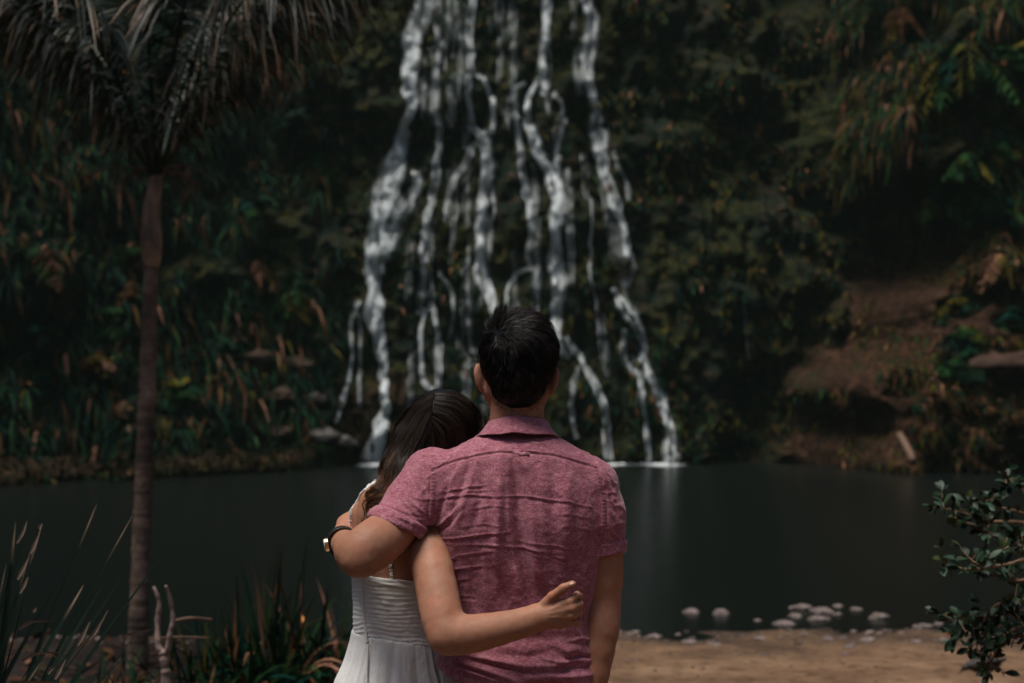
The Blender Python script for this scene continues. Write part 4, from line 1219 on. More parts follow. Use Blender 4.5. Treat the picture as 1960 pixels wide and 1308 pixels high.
# short clipped hair fading out below the hairline
hd = man_hv(mbV.astype(np.float32)); nk = (hd > -.002) & (hd < .011) & (mbV[:, 1] < 3.10) & (mbV[:, 2] > HC[2] - .125) & (mbV[:, 2] < HC[2] + .02)
can = mbV[nk]; cN = mbN[nk]; ch = hd[nk]
q_ = rng.rand(len(can)) < np.exp(-ch / .0035)
can = can[q_]; cN = cN[q_]
can = np.repeat(can, 2, 0) + rng.normal(0, .0012, (len(can) * 2, 3)); cN = np.repeat(cN, 2, 0)
ear = np.abs(can[:, 0] - HC[0]) > .066
can = can[~ear]; cN = cN[~ear]
dn_ = cN * .55 + np.array((0, 0, -1.0)) + rng.normal(0, .25, cN.shape); dn_ /= np.linalg.norm(dn_, axis=1, keepdims=True)
Pn = can[:, None] + dn_[:, None] * (rng.uniform(.002, .0055, (len(can), 1)) * np.linspace(0, 1, 3)[None])[..., None]
v3, f3, c3 = strands(Pn, np.array([[.00028, .0002, .00008]]), np.tile((.012, .010, .010), (len(can), 1)))
f2 = np.vstack([f2, f3 + len(v2)]); v2 = np.vstack([v2, v3]); c2 = np.vstack([c2, c3])
v0 = np.empty(len(hb.data.vertices) * 3, np.float32); hb.data.vertices.foreach_get('co', v0)
bpy.data.objects.remove(hb)
hair_m = under(mesh_obj('hair', np.vstack([v0.reshape(-1, 3), v2]), np.vstack([Q, f2 + len(V)]), M_hair, cols=np.vstack([np.tile((.0035, .0032, .0032), (len(V), 1)), c2])), man)
# eyes
for s in (-1, 1):
    a = Acc(); c = HC + Rt @ np.array((s * .031, .0835, -.006))
    th = np.linspace(-1, 1, 7)
    a.tube([c + np.array((0, .0065 * t, 0)) for t in th], [max(.0006, .0095 * math.sqrt(max(0, 1 - t * t))) for t in th], 12)
    under(a.build('eye', M_eye), man)

# ---- trousers, shoes
tl = Loft([(.80, .01, 3.06, .170, .122), (.88, .01, 3.06, .168, .124), (.95, float(W(990, 1300, 3.04)[0]), 3.06, .158, .114), (1.0, float(W(988, 1300, 3.04)[0]), 3.06, .150, .106)], 2.35)
def trousers_sdf(P):
    d = tl(P)
    for s in (-1, 1):
        x = .01 + s * .088
        l = chain(P, [((x, 3.06, .84), .092), ((x + s * .008, 3.055, .60), .080), ((x + s * .012, 3.055, .36), .070), ((x + s * .02, 3.07, .07), .066)], .03)
        d = smin(d, np.maximum(l, .045 - P[:, 2]), .025)
    return d
V, Q = polygonise(trousers_sdf, (-.22, 2.90, .02), (.24, 3.22, 1.03), .004)
Nn = vnormals(V, Q); px, py = toPX(V)
D = .002 * fbm(V * 22, 3) + poly_field(px, py, [(868, 1300), (885, 1294), (905, 1300)], 2.2, .004) + poly_field(px, py, [(868, 1306), (888, 1300), (905, 1307)], 2, -.004) + poly_field(px, py, [(852, 1292), (852, 1340)], 2, .002)
trs = under(mesh_obj('trousers', V + Nn * D[:, None], Q, M_trouser), man)
def shoe(root, x0, mat, y0=3.05, name='shoe', sc_=1.0):
    def fn(P):
        d = rcone(P, (x0, y0, .045), (x0 + .012 * np.sign(x0), y0 + .17 * sc_, .034), .046 * sc_, .040 * sc_)
        d = smin(d, rcone(P, (x0, y0, .05), (x0, y0 + .01, .10), .044 * sc_, .045 * sc_), .02)
        return np.maximum(d, .003 - P[:, 2])
    v, q = polygonise(fn, (x0 - .09, y0 - .08, -.01), (x0 + .09, y0 + .26, .17), .005)
    return under(mesh_obj(name, v, q, mat), root)
shoe(man, -.098, M_shoe); shoe(man, .118, M_shoe)

# ---- watch on the wrist of the arm round her
wc = np.array(w3(655, 1037, 3.115)); wa = np.array(foreL[-1][0]) - np.array(foreL[-4][0]); wa /= np.linalg.norm(wa)
e1 = np.cross(wa, (0, 0, 1)); e1 /= np.linalg.norm(e1); e2 = np.cross(wa, e1)
watch = Acc()
th = np.linspace(0, 2 * math.pi, 49)
for off, w_ in ((0, 1),):
    inner, outer = .0276, .0338
    prof = [(inner, -.0105), (outer - .0008, -.0105), (outer, -.008), (outer, .008), (outer - .0008, .0105), (inner, .0105)]
    Vv = np.array([[wc + (e1 * math.cos(t) + e2 * math.sin(t)) * r + wa * o for r, o in prof] for t in th[:-1]])
    m = len(prof); n = len(th) - 1
    Fq = [(i * m + j, i * m + (j + 1) % m, ((i + 1) % n) * m + (j + 1) % m, ((i + 1) % n) * m + j) for i in range(n) for j in range(m)]
    watch.add(Vv.reshape(-1, 3), np.array(Fq))
wroot = under(watch.build('watch', M_leather), man)
def disc(c, nrm, r, t, name, mat, parent, k=28):
    nrm = np.array(nrm, float); nrm /= np.linalg.norm(nrm)
    a = Acc(); c = np.array(c)
    a.tube([c - nrm * t * .5, c - nrm * t * .49, c + nrm * t * .35, c + nrm * t * .5], [r * .96, r, r, r * .88], k)
    return under(a.build(name, mat, smooth=False), parent)
out = np.array((-.93, 0, -.15)); out -= wa * (out @ wa); out /= np.linalg.norm(out)
disc(wc + out * .0345, out, .0155, .008, 'watch_case', M_gold, wroot)
disc(wc + out * .0390, out, .0125, .0012, 'watch_dial', M_bead, wroot)
bk_ = np.array((.72, 0, .65)); bk_ -= wa * (bk_ @ wa); bk_ /= np.linalg.norm(bk_)
disc(wc + bk_ * .0325, bk_, .0055, .003, 'buckle', M_gold, wroot)

# ---------------- woman
woman = empty('person.001', (-.24, 3.16, 0.0), 'shorter long haired person in a white sleeveless dress leaning on the taller person', 'person')
YW = 3.12
fem_loft = Loft([r4(912, 752, 812, 3.165, .045, YW), r4(928, 722, 832, 3.16, .056, YW), r4(945, 704, 846, 3.16, .066, YW), r4(970, 689, 852, 3.16, .075, YW), r4(1000, 679, 855, 3.16, .082, YW), r4(1040, 673, 856, 3.16, .086, YW),
    r4(1100, 674, 856, 3.16, .085, YW), r4(1160, 677, 848, 3.16, .082, YW), r4(1210, 678, 846, 3.16, .082, YW), r4(1260, 660, 866, 3.16, .096, YW), r4(1330, 640, 888, 3.165, .112, YW), r4(1400, 644, 884, 3.165, .108, YW)], 2.3)
uaR = [(w3(812, 985, 3.085), .046), (w3(817, 1040, 3.02), .0410), (w3(830, 1100, 2.96), .0388), (w3(843, 1165, 2.915), .0378), (w3(853, 1212, 2.888), .0355)]
faR = [(w3(853, 1212, 2.888), .0345), (w3(882, 1216, 2.885), .0352), (w3(930, 1209, 2.888), .0322), (w3(990, 1195, 2.895), .0268), (w3(1030, 1183, 2.902), .0232)]
uaL = [(w3(705, 985, 3.165), .038), (w3(708, 1060, 3.22), .040), (w3(720, 1190, 3.29), .034)]
faL = [(w3(720, 1190, 3.29), .034), (w3(780, 1175, 3.30), .034), (w3(880, 1150, 3.275), .023)]
uaR = smooth_pts(uaR, 9); faR = smooth_pts(faR, 9)
wh_w = (w3(1030, 1181, 2.900), .0225)
wh_m = [(w3(1070, 1159, 2.891), .0115), (w3(1076, 1169, 2.888), .0122), (w3(1076, 1182, 2.890), .0120), (w3(1072, 1194, 2.896), .0115)]
wh_f = [[(wh_m[0][0], .0112), (w3(1090, 1152, 2.882), .0086), (w3(1104.5, 1139, 2.893), .0076), (w3(1110, 1142, 2.922), .0070)],
        [(wh_m[1][0], .0112), (w3(1094, 1164, 2.881), .0094), (w3(1109, 1157, 2.898), .0080), (w3(1110, 1162, 2.926), .0072)],
        [(wh_m[2][0], .0110), (w3(1094, 1178, 2.884), .0090), (w3(1109, 1172, 2.901), .0077), (w3(1109, 1178, 2.928), .0070)],
        [(wh_m[3][0], .0102), (w3(1089, 1193, 2.893), .0082), (w3(1104, 1190, 2.908), .0070), (w3(1104, 1195, 2.932), .0062)]]
wh_t = [(w3(1036, 1166, 2.898), .0130), (w3(1057, 1142, 2.888), .0098), (w3(1078, 1126, 2.880), .0086), (w3(1096, 1118, 2.880), .0072)]
lw = np.array(faL[-1][0]); lh_w = (tuple(lw), .020)
lh_m = [(tuple(lw + (.066, -.008, .026 - .016 * i)), .0110) for i in range(4)]
lh_f = [[(m, .0100), (tuple(np.array(m) + (.028, -.006, .002)), .0085), (tuple(np.array(m) + (.046, -.016, .001)), .0075), (tuple(np.array(m) + (.060, -.024, -.002)), .0065)] for m, r in lh_m]
lh_t = [(tuple(lw + (.010, -.004, .022)), .012), (tuple(lw + (.034, -.012, .046)), .0095), (tuple(lw + (.052, -.016, .058)), .008)]
WC = np.array(w3(838, 842, 3.215)); Rw = rotm('Y', 20) @ rotm('X', 0)
def fem_head(P):
    P = (P - WC.astype(np.float32)) @ Rw.astype(np.float32)
    d = ellip(P, (0, -.010, .020), (.074, .088, .086))
    d = smin(d, ellip(P, (0, .030, -.035), (.057, .060, .076)), .03)
    d = smin(d, ellip(P, (0, .056, -.094), (.020, .020, .016)), .03)
    d = smin(d, rcone(P, (0, .082, -.004), (0, .100, -.036), .006, .010), .010)
    for s in (-1, 1):
        d = -smin(-d, ellip(P, (s * .029, .094, -.004), (.016, .011, .010)), .012)
        d = smin(d, ellip(P, (s * .029, .076, -.006), (.012, .012, .011)), .003)
        d = smin(d, ellip(P, (s * .070, .002, -.026), (.008, .016, .029), rotm('Z', s * 22)), .005)
    d = smin(d, ellip(P, (0, .086, -.057), (.021, .010, .006)), .004)
    d = smin(d, ellip(P, (0, .084, -.066), (.018, .010, .0065)), .004)
    return d
def fem_body(P):
    d = fem_loft(P) + .012 * sstep(-P[:, 2], -float(W(0, 1118, YW)[2]), -float(W(0, 1135, YW)[2])).astype(np.float32)
    d = smin(d, rcone(P, w3(768, 925, 3.165), w3(772, 935, 3.165), .05, .05), .02)
    d = smin(d, rcone(P, w3(775, 925, 3.165), w3(812, 872, 3.20), .052, .047), .03)
    d = smin(d, fem_head(P), .012)
    d = smin(d, ellip(P, w3(722, 985, 3.10), (.045, .030, .065)), .03)     # shoulder blade
    d = smin(d, chain(P, uaL, .02), .02); d = smin(d, chain(P, faL, .015), .012)
    d = smin(d, chain(P, uaR, .02), .02); d = smin(d, chain(P, faR, .015), .012)
    d = smin(d, ellip(P, w3(851, 1228, 2.880), (.022, .020, .022)), .02)
    d = smin(d, hand_sdf(P, wh_w, wh_m, wh_f, wh_t, k=.0025), .008)
    d = smin(d, hand_sdf(P, lh_w, lh_m, lh_f, lh_t), .008)
    for s in (-1, 1):
        x = -.24 + s * .078
        l = chain(P, [((x, 3.165, .82), .085), ((x, 3.16, .45), .050), ((x, 3.18, .34), .050), ((x, 3.17, .08), .030)], .03)
        l = smin(l, rcone(P, (x, 3.16, .040), (x + s * .015, 3.29, .026), .030, .019), .02)
        d = smin(d, l, .03)
    return d
print('woman body')
V, Q = polygonise(fem_body, (-.44, 2.82, -.01), (.16, 3.36, 1.62), .0029)
V = relax(V, Q, 1, .4)
Nn = vnormals(V, Q)
px, py = toPX(V)
D = .0005 * fbm(V * 60, 2)
# knuckle and wrist detail on the hand that holds his back
hm = (px > 1020) & (Nn[:, 1] < .2) & (py > 1100) & (V[:, 1] < 2.95)
D += np.where(hm, poly_field(px, py, [(1048, 1170), (1074, 1158)], 1.6, .0010) + poly_field(px, py, [(1048, 1176), (1076, 1170)], 1.6, .0010) + poly_field(px, py, [(1048, 1182), (1076, 1182)], 1.6, .0010)
    + poly_field(px, py, [(1080, 1125), (1079, 1131)], 1.2, -.0007) + poly_field(px, py, [(1092, 1146), (1094, 1154)], 1.2, -.0008) + poly_field(px, py, [(1095, 1160), (1097, 1168)], 1.2, -.0008), 0)
wbody = under(mesh_obj('body', V + Nn * D[:, None], Q, M_skin_w), woman)
wbody['label'] = 'bare upper back and arm with the hand on the pink shirt'
# thumb nail
a = Acc(); c0 = np.array(w3(1095.0, 1118.5, 2.8765)); dirn = np.array(w3(1098, 1117, 2.878)) - np.array(w3(1086, 1122, 2.874)); dirn /= np.linalg.norm(dirn)
a.tube([c0 - dirn * .0065, c0 - dirn * .004, c0, c0 + dirn * .004, c0 + dirn * .0058], [.001, .0038, .0044, .0040, .0012], 14, flat=.9)
under(a.build('fingernail', M_nail), wbody)
for s in (-1, 1):
    a = Acc(); c = WC + Rw @ np.array((s * .029, .0795, -.006)); th = np.linspace(-1, 1, 7)
    a.tube([c + np.array((0, .006 * t, 0)) for t in th], [max(.0006, .009 * math.sqrt(max(0, 1 - t * t))) for t in th], 12)
    under(a.build('eye', M_eye), woman)

# ---- dress
def bodice_sdf(P):
    d = fem_loft(P, .0055)
    top = np.interp(P[:, 0], [W(668, 1098, YW)[0], W(800, 1108, YW)[0], W(860, 1106, YW)[0]], [W(668, 1096, YW)[2], W(800, 1108, YW)[2], W(860, 1108, YW)[2]]).astype(np.float32)
    fr = sstep(P[:, 1], 3.16, 3.22) * .045
    d = np.maximum(d, P[:, 2] - top - fr)
    return np.maximum(d, (float(W(760, 1222, YW)[2]) + (P[:, 0] + .24) * -.13 - .003) - P[:, 2])
V, Q = polygonise(bodice_sdf, (-.40, 3.02, .99), (-.08, 3.32, 1.30), .0023)
V = relax(V, Q, 1)
Nn = vnormals(V, Q); px, py = toPX(V)
u = py + (px - 672) * -.06 + 5 * fbm(np.stack([px / 42, py / 30, V[:, 1] * 6], -1), 2)
am = sstep(py, 1106, 1116) * (.6 + .5 * fbm(np.stack([px / 20, py / 9, V[:, 1] * 4], -1), 2))
D = .0010 * am * np.sin(u * 2 * np.pi / (8.5 + 0 * u)) + .0007 * am * np.sin(u * 2 * np.pi / 4.4 + px * .05)
D += poly_field(px, py, [(700, 1111), (760, 1122), (800, 1130)], 2.5, .002) + poly_field(px, py, [(745, 1104), (775, 1120), (800, 1124)], 2.5, -.0015)
D += -.0015 * sstep(py, 1205, 1222) + .0012 * (py < 1104) + .0006 * fbm(V * 120, 2)
bod = under(mesh_obj('dress_bodice', V + Nn * D[:, None], Q, M_dress), woman)
sk = Loft([r4(1200, 670, 852, 3.16, .090, YW), r4(1222, 669, 854, 3.16, .0915, YW), r4(1236, 666, 858, 3.16, .097, YW), r4(1270, 658, 866, 3.16, .106, YW), r4(1308, 641, 884, 3.16, .120, YW), (.80, -.235, 3.165, .185, .155), (.45, -.235, 3.17, .25, .215), (.07, -.235, 3.17, .31, .27)], 2.1)
ztp = float(W(760, 1222, YW)[2])
def skirt_sdf(P):
    d = sk(P)
    d = np.maximum(d, -np.maximum(sk(P, -.006), P[:, 2] - .85))
    tz = ztp + (P[:, 0] + .24) * -.13
    return np.maximum(np.maximum(d, P[:, 2] - tz), .075 - P[:, 2])
V, Q = polygonise(skirt_sdf, (-.57, 2.86, .06), (.10, 3.48, 1.08), .004)
V = relax(V, Q, 1)
Nn = vnormals(V, Q)
ang = np.arctan2(V[:, 0] + .24, -(V[:, 1] - 3.16))
dep = np.clip((ztp - V[:, 2]), 0, 1)
A = np.interp(dep, [0, .02, .1, .4, 1], [.0006, .0022, .007, .016, .024])
ph = 2.2 * fbm(np.stack([ang * 1.6, V[:, 2] * 1.2, 0 * ang], -1), 2)
D = A * (np.sin(ang * 15 + ph) * .6 + np.sin(ang * 31 + ph * 2.1 + 1) * .3) + .0012 * fbm(np.stack([ang * 40, V[:, 2] * 5, 0 * ang], -1), 2)
hv_ = np.clip(np.hypot(Nn[:, 0], Nn[:, 1]), 0, 1)
skirt = under(mesh_obj('dress_skirt', V + Nn * (D * hv_)[:, None], Q, M_dress), woman)
# concealed zip line down the back
def on_fem(px_, py_, off, fn=None):
    px_ = np.asarray(px_, float); py_ = np.asarray(py_, float)
    Y, hit = raymarch(px_, py_, (lambda P: fem_loft(P, off)) if fn is None else fn, 2.8, 3.3, 3.16, 140)
    return W(px_, py_, Y)
yy = np.array([1097, 1120, 1150, 1180, 1205, 1232]); xx = np.array([693, 694, 694.5, 697, 699.5, 703])
a = Acc(); zp = on_fem(xx, yy, .0075)
a.blade(catmull(zp, 40) + .0006 * rng.normal(0, 1, (40, 1)) * np.array([1, 0, 0]), .0062, up=(0, -1, 0), fold=-.22)
zo = a.build('zip_placket', M_dress); s_ = zo.modifiers.new("thickness", 'SOLIDIFY'); s_.thickness = .002; under(zo, bod)
a = Acc(); zp = np.array([w3(703, 1236, 3.058), w3(702, 1260, 3.052), w3(700, 1290, 3.040), w3(699, 1330, 3.02)]); zp[:, 1] = [raymarch(np.array([x]), np.array([y]), skirt_sdf, 2.8, 3.3, 3.05, 140)[0][0] - .003 for x, y in ((703, 1236), (702, 1260), (700, 1290), (699, 1330))]
a.blade(catmull(zp, 30), .005, up=(0, -1, 0), fold=-.25)
zo = a.build('zip_seam', M_dress); s_ = zo.modifiers.new("thickness", 'SOLIDIFY'); s_.thickness = .002; under(zo, skirt)
# beaded straps
def strap(pts, step=.0034):
    c = catmull(np.array(pts), 160)
    L = np.concatenate([[0], np.cumsum(np.linalg.norm(np.diff(c, axis=0), axis=1))])
    n = int(L[-1] / step); s = np.linspace(0, L[-1], n)
    c2 = np.stack([np.interp(s, L, c[:, k]) for k in range(3)], -1)
    a = Acc(); a.tube(c, .0022, 6)
    for i, p in enumerate(c2):
        q = p + rng.normal(0, .0007, 3)
        for dx in (-.0018, .0018):
            o = q + np.array((dx, -.001, 0)); r = .0022 * rng.uniform(.8, 1.2)
            a.tube([o - (0, 0, r), o - (0, 0, r * .6), o + (0, 0, r * .6), o + (0, 0, r)], [r * .3, r * .9, r * .9, r * .3], 6)
    return under(a.build('shoulder_strap', M_bead), woman)
sx = np.array([712, 700, 688, 679, 673, 670, 669.5, 671, 676]); sy = np.array([922, 938, 957, 978, 1000, 1020, 1040, 1065, 1098])
left = []
for x_, y_ in zip(sx, sy):                        # the strap rides on the outer edge of the shoulder
    row = np.arange(x_ - 12, x_ + 40, 1.0)
    Y_, h_ = raymarch(row, np.full(row.shape, y_), fem_body, 2.9, 3.3, 3.2, 110)
    k_ = np.argmax(h_) if h_.any() else 12
    left.append(w3(row[k_] + .5, y_, Y_[k_] - .001))
strap(left)
rs = on_fem([744, 745.5, 747, 749, 750], [1035, 1058, 1078, 1096, 1112], .003, fem_body)
strap([tuple(q) for q in rs])
shoe(woman, -.318, M_bead, 3.15, 'sandal', .78); shoe(woman, -.162, M_bead, 3.15, 'sandal', .78)

# ---- woman: hair
def fem_hv(P):
    q = (P - WC.astype(np.float32)) @ Rw.astype(np.float32)
    d = ellip(q, (0, -.014, .020), (.092, .100, .100))
    d = smin(d, ellip(q, (-.012, -.02, -.04), (.094, .080, .080)), .03)
    d = np.maximum(d, q[:, 1] - .052 - .2 * (q[:, 2]))
    e = chain(P, [(w3(800, 872, 3.165), .058), (w3(778, 915, 3.13), .048), (w3(765, 955, 3.09), .032), (w3(750, 985, 3.075), .014)], .03)
    e = smin(e, chain(P, [(w3(850, 890, 3.19), .06), (w3(815, 940, 3.13), .05), (w3(790, 990, 3.10), .03)], .03), .03)
    return smin(d, e, .035)
print('woman hair')
V, Q = polygonise(lambda P: fem_hv(P) + .003, (-.36, 2.98, 1.24), (.04, 3.40, 1.62), .003)
V = relax(V, Q, 2)
V += vnormals(V, Q) * (.0020 * fbm(V * np.array([60, 60, 14]), 3))[:, None]
cV = np.tile((.0040, .0033, .0030), (len(V), 1)); lowm = sstep(-V[:, 2], -1.40, -1.30)[:, None]; cV = cV * (1 - lowm) + lowm * np.array((.012, .006, .004))
gx = np.arange(660, 960, 2.0); gy = np.arange(735, 1060, 2.0)
GX, GY = np.meshgrid(gx, gy, indexing='ij')
DY, HT = raymarch(GX.ravel(), GY.ravel(), fem_hv, 2.98, 3.35, 3.12, 70)
DY = DY.reshape(GX.shape); HT = HT.reshape(GX.shape)
BY, BH = raymarch(GX.ravel(), GY.ravel(), lambda P: fem_body(P) - .004, 2.98, 3.30, 3.12, 70)
BY = BY.reshape(GX.shape); BH = BH.reshape(GX.shape)
DEP = np.where(HT, DY, np.where(BH, BY, 3.10)); DEP = np.where(BH & HT, np.minimum(DY, BY), DEP)
for _ in range(3):
    DEP = (DEP + np.roll(DEP, 1, 0) + np.roll(DEP, -1, 0) + np.roll(DEP, 1, 1) + np.roll(DEP, -1, 1)) / 5
DEP = np.minimum(DEP, np.where(BH, BY, 9))
def depth_at(x, y):
    i = np.clip((x - gx[0]) / 2, 0, len(gx) - 1.01); j = np.clip((y - gy[0]) / 2, 0, len(gy) - 1.01)
    a = i.astype(int); b = j.astype(int); fa = i - a; fb = j - b
    return (DEP[a, b] * (1 - fa) * (1 - fb) + DEP[a + 1, b] * fa * (1 - fb) + DEP[a, b + 1] * (1 - fa) * fb + DEP[a + 1, b + 1] * fa * fb)
guides = [[(831, 752), (806, 762), (780, 790), (760, 828), (748, 868), (738, 905), (733, 930), (722, 948), (722, 965), (716, 980)],
    [(829, 762), (802, 778), (778, 808), (760, 845), (750, 885), (744, 920), (732, 945), (726, 965), (722, 982), (714, 994)],
    [(827, 775), (803, 793), (785, 825), (769, 865), (757, 905), (750, 940), (740, 965), (732, 985), (726, 1000), (716, 1008)],
    [(826, 788), (808, 810), (793, 845), (779, 885), (769, 920), (760, 950), (750, 972), (742, 990), (735, 1008), (722, 1018)],
    [(824, 800), (812, 826), (802, 862), (792, 898), (782, 930), (772, 958), (762, 980), (752, 1000), (744, 1018), (735, 1030)],
    [(824, 805), (828, 838), (830, 872), (824, 905), (812, 935), (800, 960), (788, 985), (778, 1005), (768, 1025), (760, 1040)],
    [(825, 800), (850, 822), (860, 855), (858, 890), (848, 922), (835, 950), (822, 975), (810, 995), (800, 1015), (790, 1030)],
    [(828, 785), (862, 798), (884, 826), (892, 860), (888, 895), (878, 925), (865, 950), (850, 975), (835, 995), (825, 1015)],
    [(831, 768), (870, 776), (902, 800), (916, 835), (918, 870), (912, 905), (900, 935), (885, 960), (870, 985), (855, 1005)],
    [(833, 753), (875, 756), (912, 782), (932, 820), (938, 855), (932, 890), (920, 920), (905, 950), (890, 975), (875, 995)]]
Gd = np.array([catmull(np.array(g), 26) for g in guides])
nS = 15000; Mw = 26
sS = rng.rand(nS) * (len(guides) - 1.001)
sS[: nS // 3] = rng.rand(nS // 3) * 4.5
i0 = sS.astype(int); fr = (sS - i0)[:, None, None]
C2 = Gd[i0] * (1 - fr) + Gd[i0 + 1] * fr
tt = np.linspace(0, 1, Mw)[None]
lenf = rng.uniform(.55, 1.0, nS); lenf[: nS // 2] = rng.uniform(.85, 1.03, nS // 2)
src = tt * lenf[:, None] * (Mw - 1)
ia = np.clip(src.astype(int), 0, Mw - 2); fa = (src - ia)[..., None]
C2 = np.take_along_axis(C2, ia[..., None].repeat(2, -1), 1) * (1 - fa) + np.take_along_axis(C2, (ia + 1)[..., None].repeat(2, -1), 1) * fa
tl_ = tt * lenf[:, None]
cl_id = np.floor(sS * 22); cr_ = np.random.RandomState(5)
cph = cr_.rand(400) * 6.28; cfq = cr_.uniform(3.0, 5.4, 400); cam_ = cr_.uniform(.5, 1.7, 400)
k_ = cl_id.astype(int)
wav = (np.sin(tl_ * 6.28 * cfq[k_][:, None] + cph[k_][:, None]) * cam_[k_][:, None]) * np.interp(tl_, [0, .25, .5, .7, 1], [0, 2.2, 5, 7, 10])
own = rng.normal(0, 1, (nS, 1)) * np.interp(tl_, [0, .2, .6, 1], [.8, 2.5, 4, 6]) + np.sin(tl_ * 14 + rng.rand(nS, 1) * 6.28) * np.interp(tl_, [0, .4, 1], [0, .8, 2.5])
tg = np.gradient(C2, axis=1); tg /= np.linalg.norm(tg, axis=2, keepdims=True) + 1e-9
nr = np.stack([-tg[..., 1], tg[..., 0]], -1)
C2 = C2 + nr * (wav + own)[..., None]
fly = rng.rand(nS) < .03
C2[fly] += (nr[fly] * np.sin(tt * 5 + rng.rand(fly.sum(), 1) * 6)[..., None] * rng.uniform(3, 11, (fly.sum(), 1, 1)) * tt[..., None])
Yd = depth_at(C2[..., 0], C2[..., 1])
clo0 = np.random.RandomState(55).uniform(-.003, .007, 400)[k_][:, None]
Yd = Yd - clo0 - rng.uniform(-.001, .004, (nS, 1)) - .004 * np.sin(tl_ * 6.28 * cfq[k_][:, None] + cph[k_][:, None] + 1.6) * np.interp(tl_, [0, .4, 1], [0, .5, 1.5])
ker = np.array([.25, .5, .25])
Yp = np.pad(Yd, ((0, 0), (1, 1)), mode='edge'); Yd = .25 * Yp[:, :-2] + .5 * Yp[:, 1:-1] + .25 * Yp[:, 2:]
P3 = W(C2[..., 0], C2[..., 1], Yd)
rr = np.interp(np.arange(Mw), [0, 2, Mw - 4, Mw - 1], [.00030, .00055, .00048, .00012])[None] * rng.uniform(.6, 1.25, (nS, 1))
clc = cr_.uniform(.35, 1.9, 400)[k_][:, None, None]; clo = cr_.uniform(-.004, .006, 400)[k_][:, None]
tipc = sstep(tl_, .36, .75)[..., None]
cc = (np.array([.015, .010, .0075]) * (1 - tipc) + np.array([.105, .048, .022]) * tipc) * rng.uniform(.4, 1.6, (nS, 1, 1)) * clc
lite = rng.rand(nS) < .04; cc[lite] *= 2.5
cc[i0 > 4] *= .8
v2, f2, c2 = strands(P3, rr, cc)
# loose curled locks falling on the near shoulder
cu = np.random.RandomState(77)
CL = []; CR = []; CC = []
def lock(pts, n, wid, amp, turns, y_off=0.0, tone=1.0):
    c = catmull(np.array(pts, float), 34); t = np.linspace(0, 1, 34)
    tg2 = np.gradient(c, axis=0); tg2 /= np.linalg.norm(tg2, axis=1, keepdims=True) + 1e-9
    n2 = np.stack([-tg2[:, 1], tg2[:, 0]], -1)
    for k in range(n):
        ph = cu.normal(0, .35) + wid * 0; ln = cu.uniform(.75, 1.0); ti = t * ln
        cc2 = np.stack([np.interp(ti, t, c[:, q]) for q in range(2)], -1); nn2 = np.stack([np.interp(ti, t, n2[:, q]) for q in range(2)], -1)
        o = cu.normal(0, wid) * (1 - .4 * ti) + amp * ti * np.sin(6.283 * turns * ti + ph)
        q2 = cc2 + nn2 * o[:, None]
        yy2 = depth_at(q2[:, 0], q2[:, 1]) - .006 - y_off - np.abs(cu.normal(0, .003)) + .008 * ti * np.cos(6.283 * turns * ti + ph)
        CL.append(W(q2[:, 0], q2[:, 1], yy2))
        CR.append(np.interp(t, [0, .1, .8, 1], [.0003, .0006, .0005, .0001]) * cu.uniform(.6, 1.2))
        br_ = sstep(t, .1, .8)[:, None]
        CC.append((np.array([.014, .009, .007]) * (1 - br_) + np.array([.055, .025, .012]) * br_) * tone * cu.uniform(.5, 1.6))
lock([(752, 870), (742, 905), (735, 930), (716, 936), (702, 944), (706, 958), (722, 960)], 23, 1.3, 3, 1.5)
lock([(750, 880), (740, 920), (726, 938), (712, 950), (708, 968), (716, 985), (712, 1000)], 30, 1.7, 4, 1.6, tone=1.3)
lock([(756, 890), (748, 925), (736, 948), (724, 965), (722, 985), (710, 1000), (694, 1000), (688, 992)], 27, 1.3, 4, 1.2)
lock([(760, 890), (752, 930), (742, 955), (734, 978), (736, 996), (726, 1010), (708, 1008)], 36, 1.9, 5, 1.6, tone=1.2)
lock([(764, 900), (758, 940), (748, 965), (740, 985), (728, 1000), (712, 1012), (700, 1003), (694, 1010)], 32, 1.7, 4, 1.4)
lock([(750, 900), (740, 935), (722, 948), (704, 960), (699, 976), (706, 990), (714, 980)], 10, 0.7, 3, 1.2, tone=1.4)
lock([(745, 910), (728, 940), (708, 952), (694, 964), (696, 982), (690, 1000), (682, 996)], 6, 0.4, 3, 1.0, tone=1.2)
lock([(742, 860), (737, 890), (735, 915), (731, 934), (720, 944), (712, 940)], 19, 1.1, 3, 1.2)
lock([(768, 910), (760, 950), (750, 975), (742, 1000), (730, 1016), (716, 1018)], 27, 1.7, 4, 1.3)
lock([(742, 900), (732, 935), (722, 955), (718, 975), (726, 992), (722, 1008), (708, 1014), (702, 1006)], 23, 1.3, 5, 1.4, tone=1.3)
v4, f4, c4_ = strands(np.array(CL), np.array(CR), np.array(CC))
f2 = np.vstack([f2, f4 + len(v2)]); v2 = np.vstack([v2, v4]); c2 = np.vstack([c2, c4_])
hair_w = under(mesh_obj('hair', np.vstack([V, v2]), np.vstack([Q, f2 + len(V)]), M_hair, cols=np.vstack([cV, c2])), woman)
a = Acc(); pp = np.array([(834.5, 757), (831.5, 768), (829, 780), (826, 790), (824, 800), (823.5, 806)])
Yq, _ = raymarch(pp[:, 0], pp[:, 1], fem_hv, 2.98, 3.4, 3.2, 140)
a.tube(catmull(W(pp[:, 0], pp[:, 1], Yq - .0030), 20), [.0004] + [.0011] * 12 + [.0018] * 5 + [.0014, .0004], 8)
under(a.build('hair_parting', M_skin_w), hair_w)
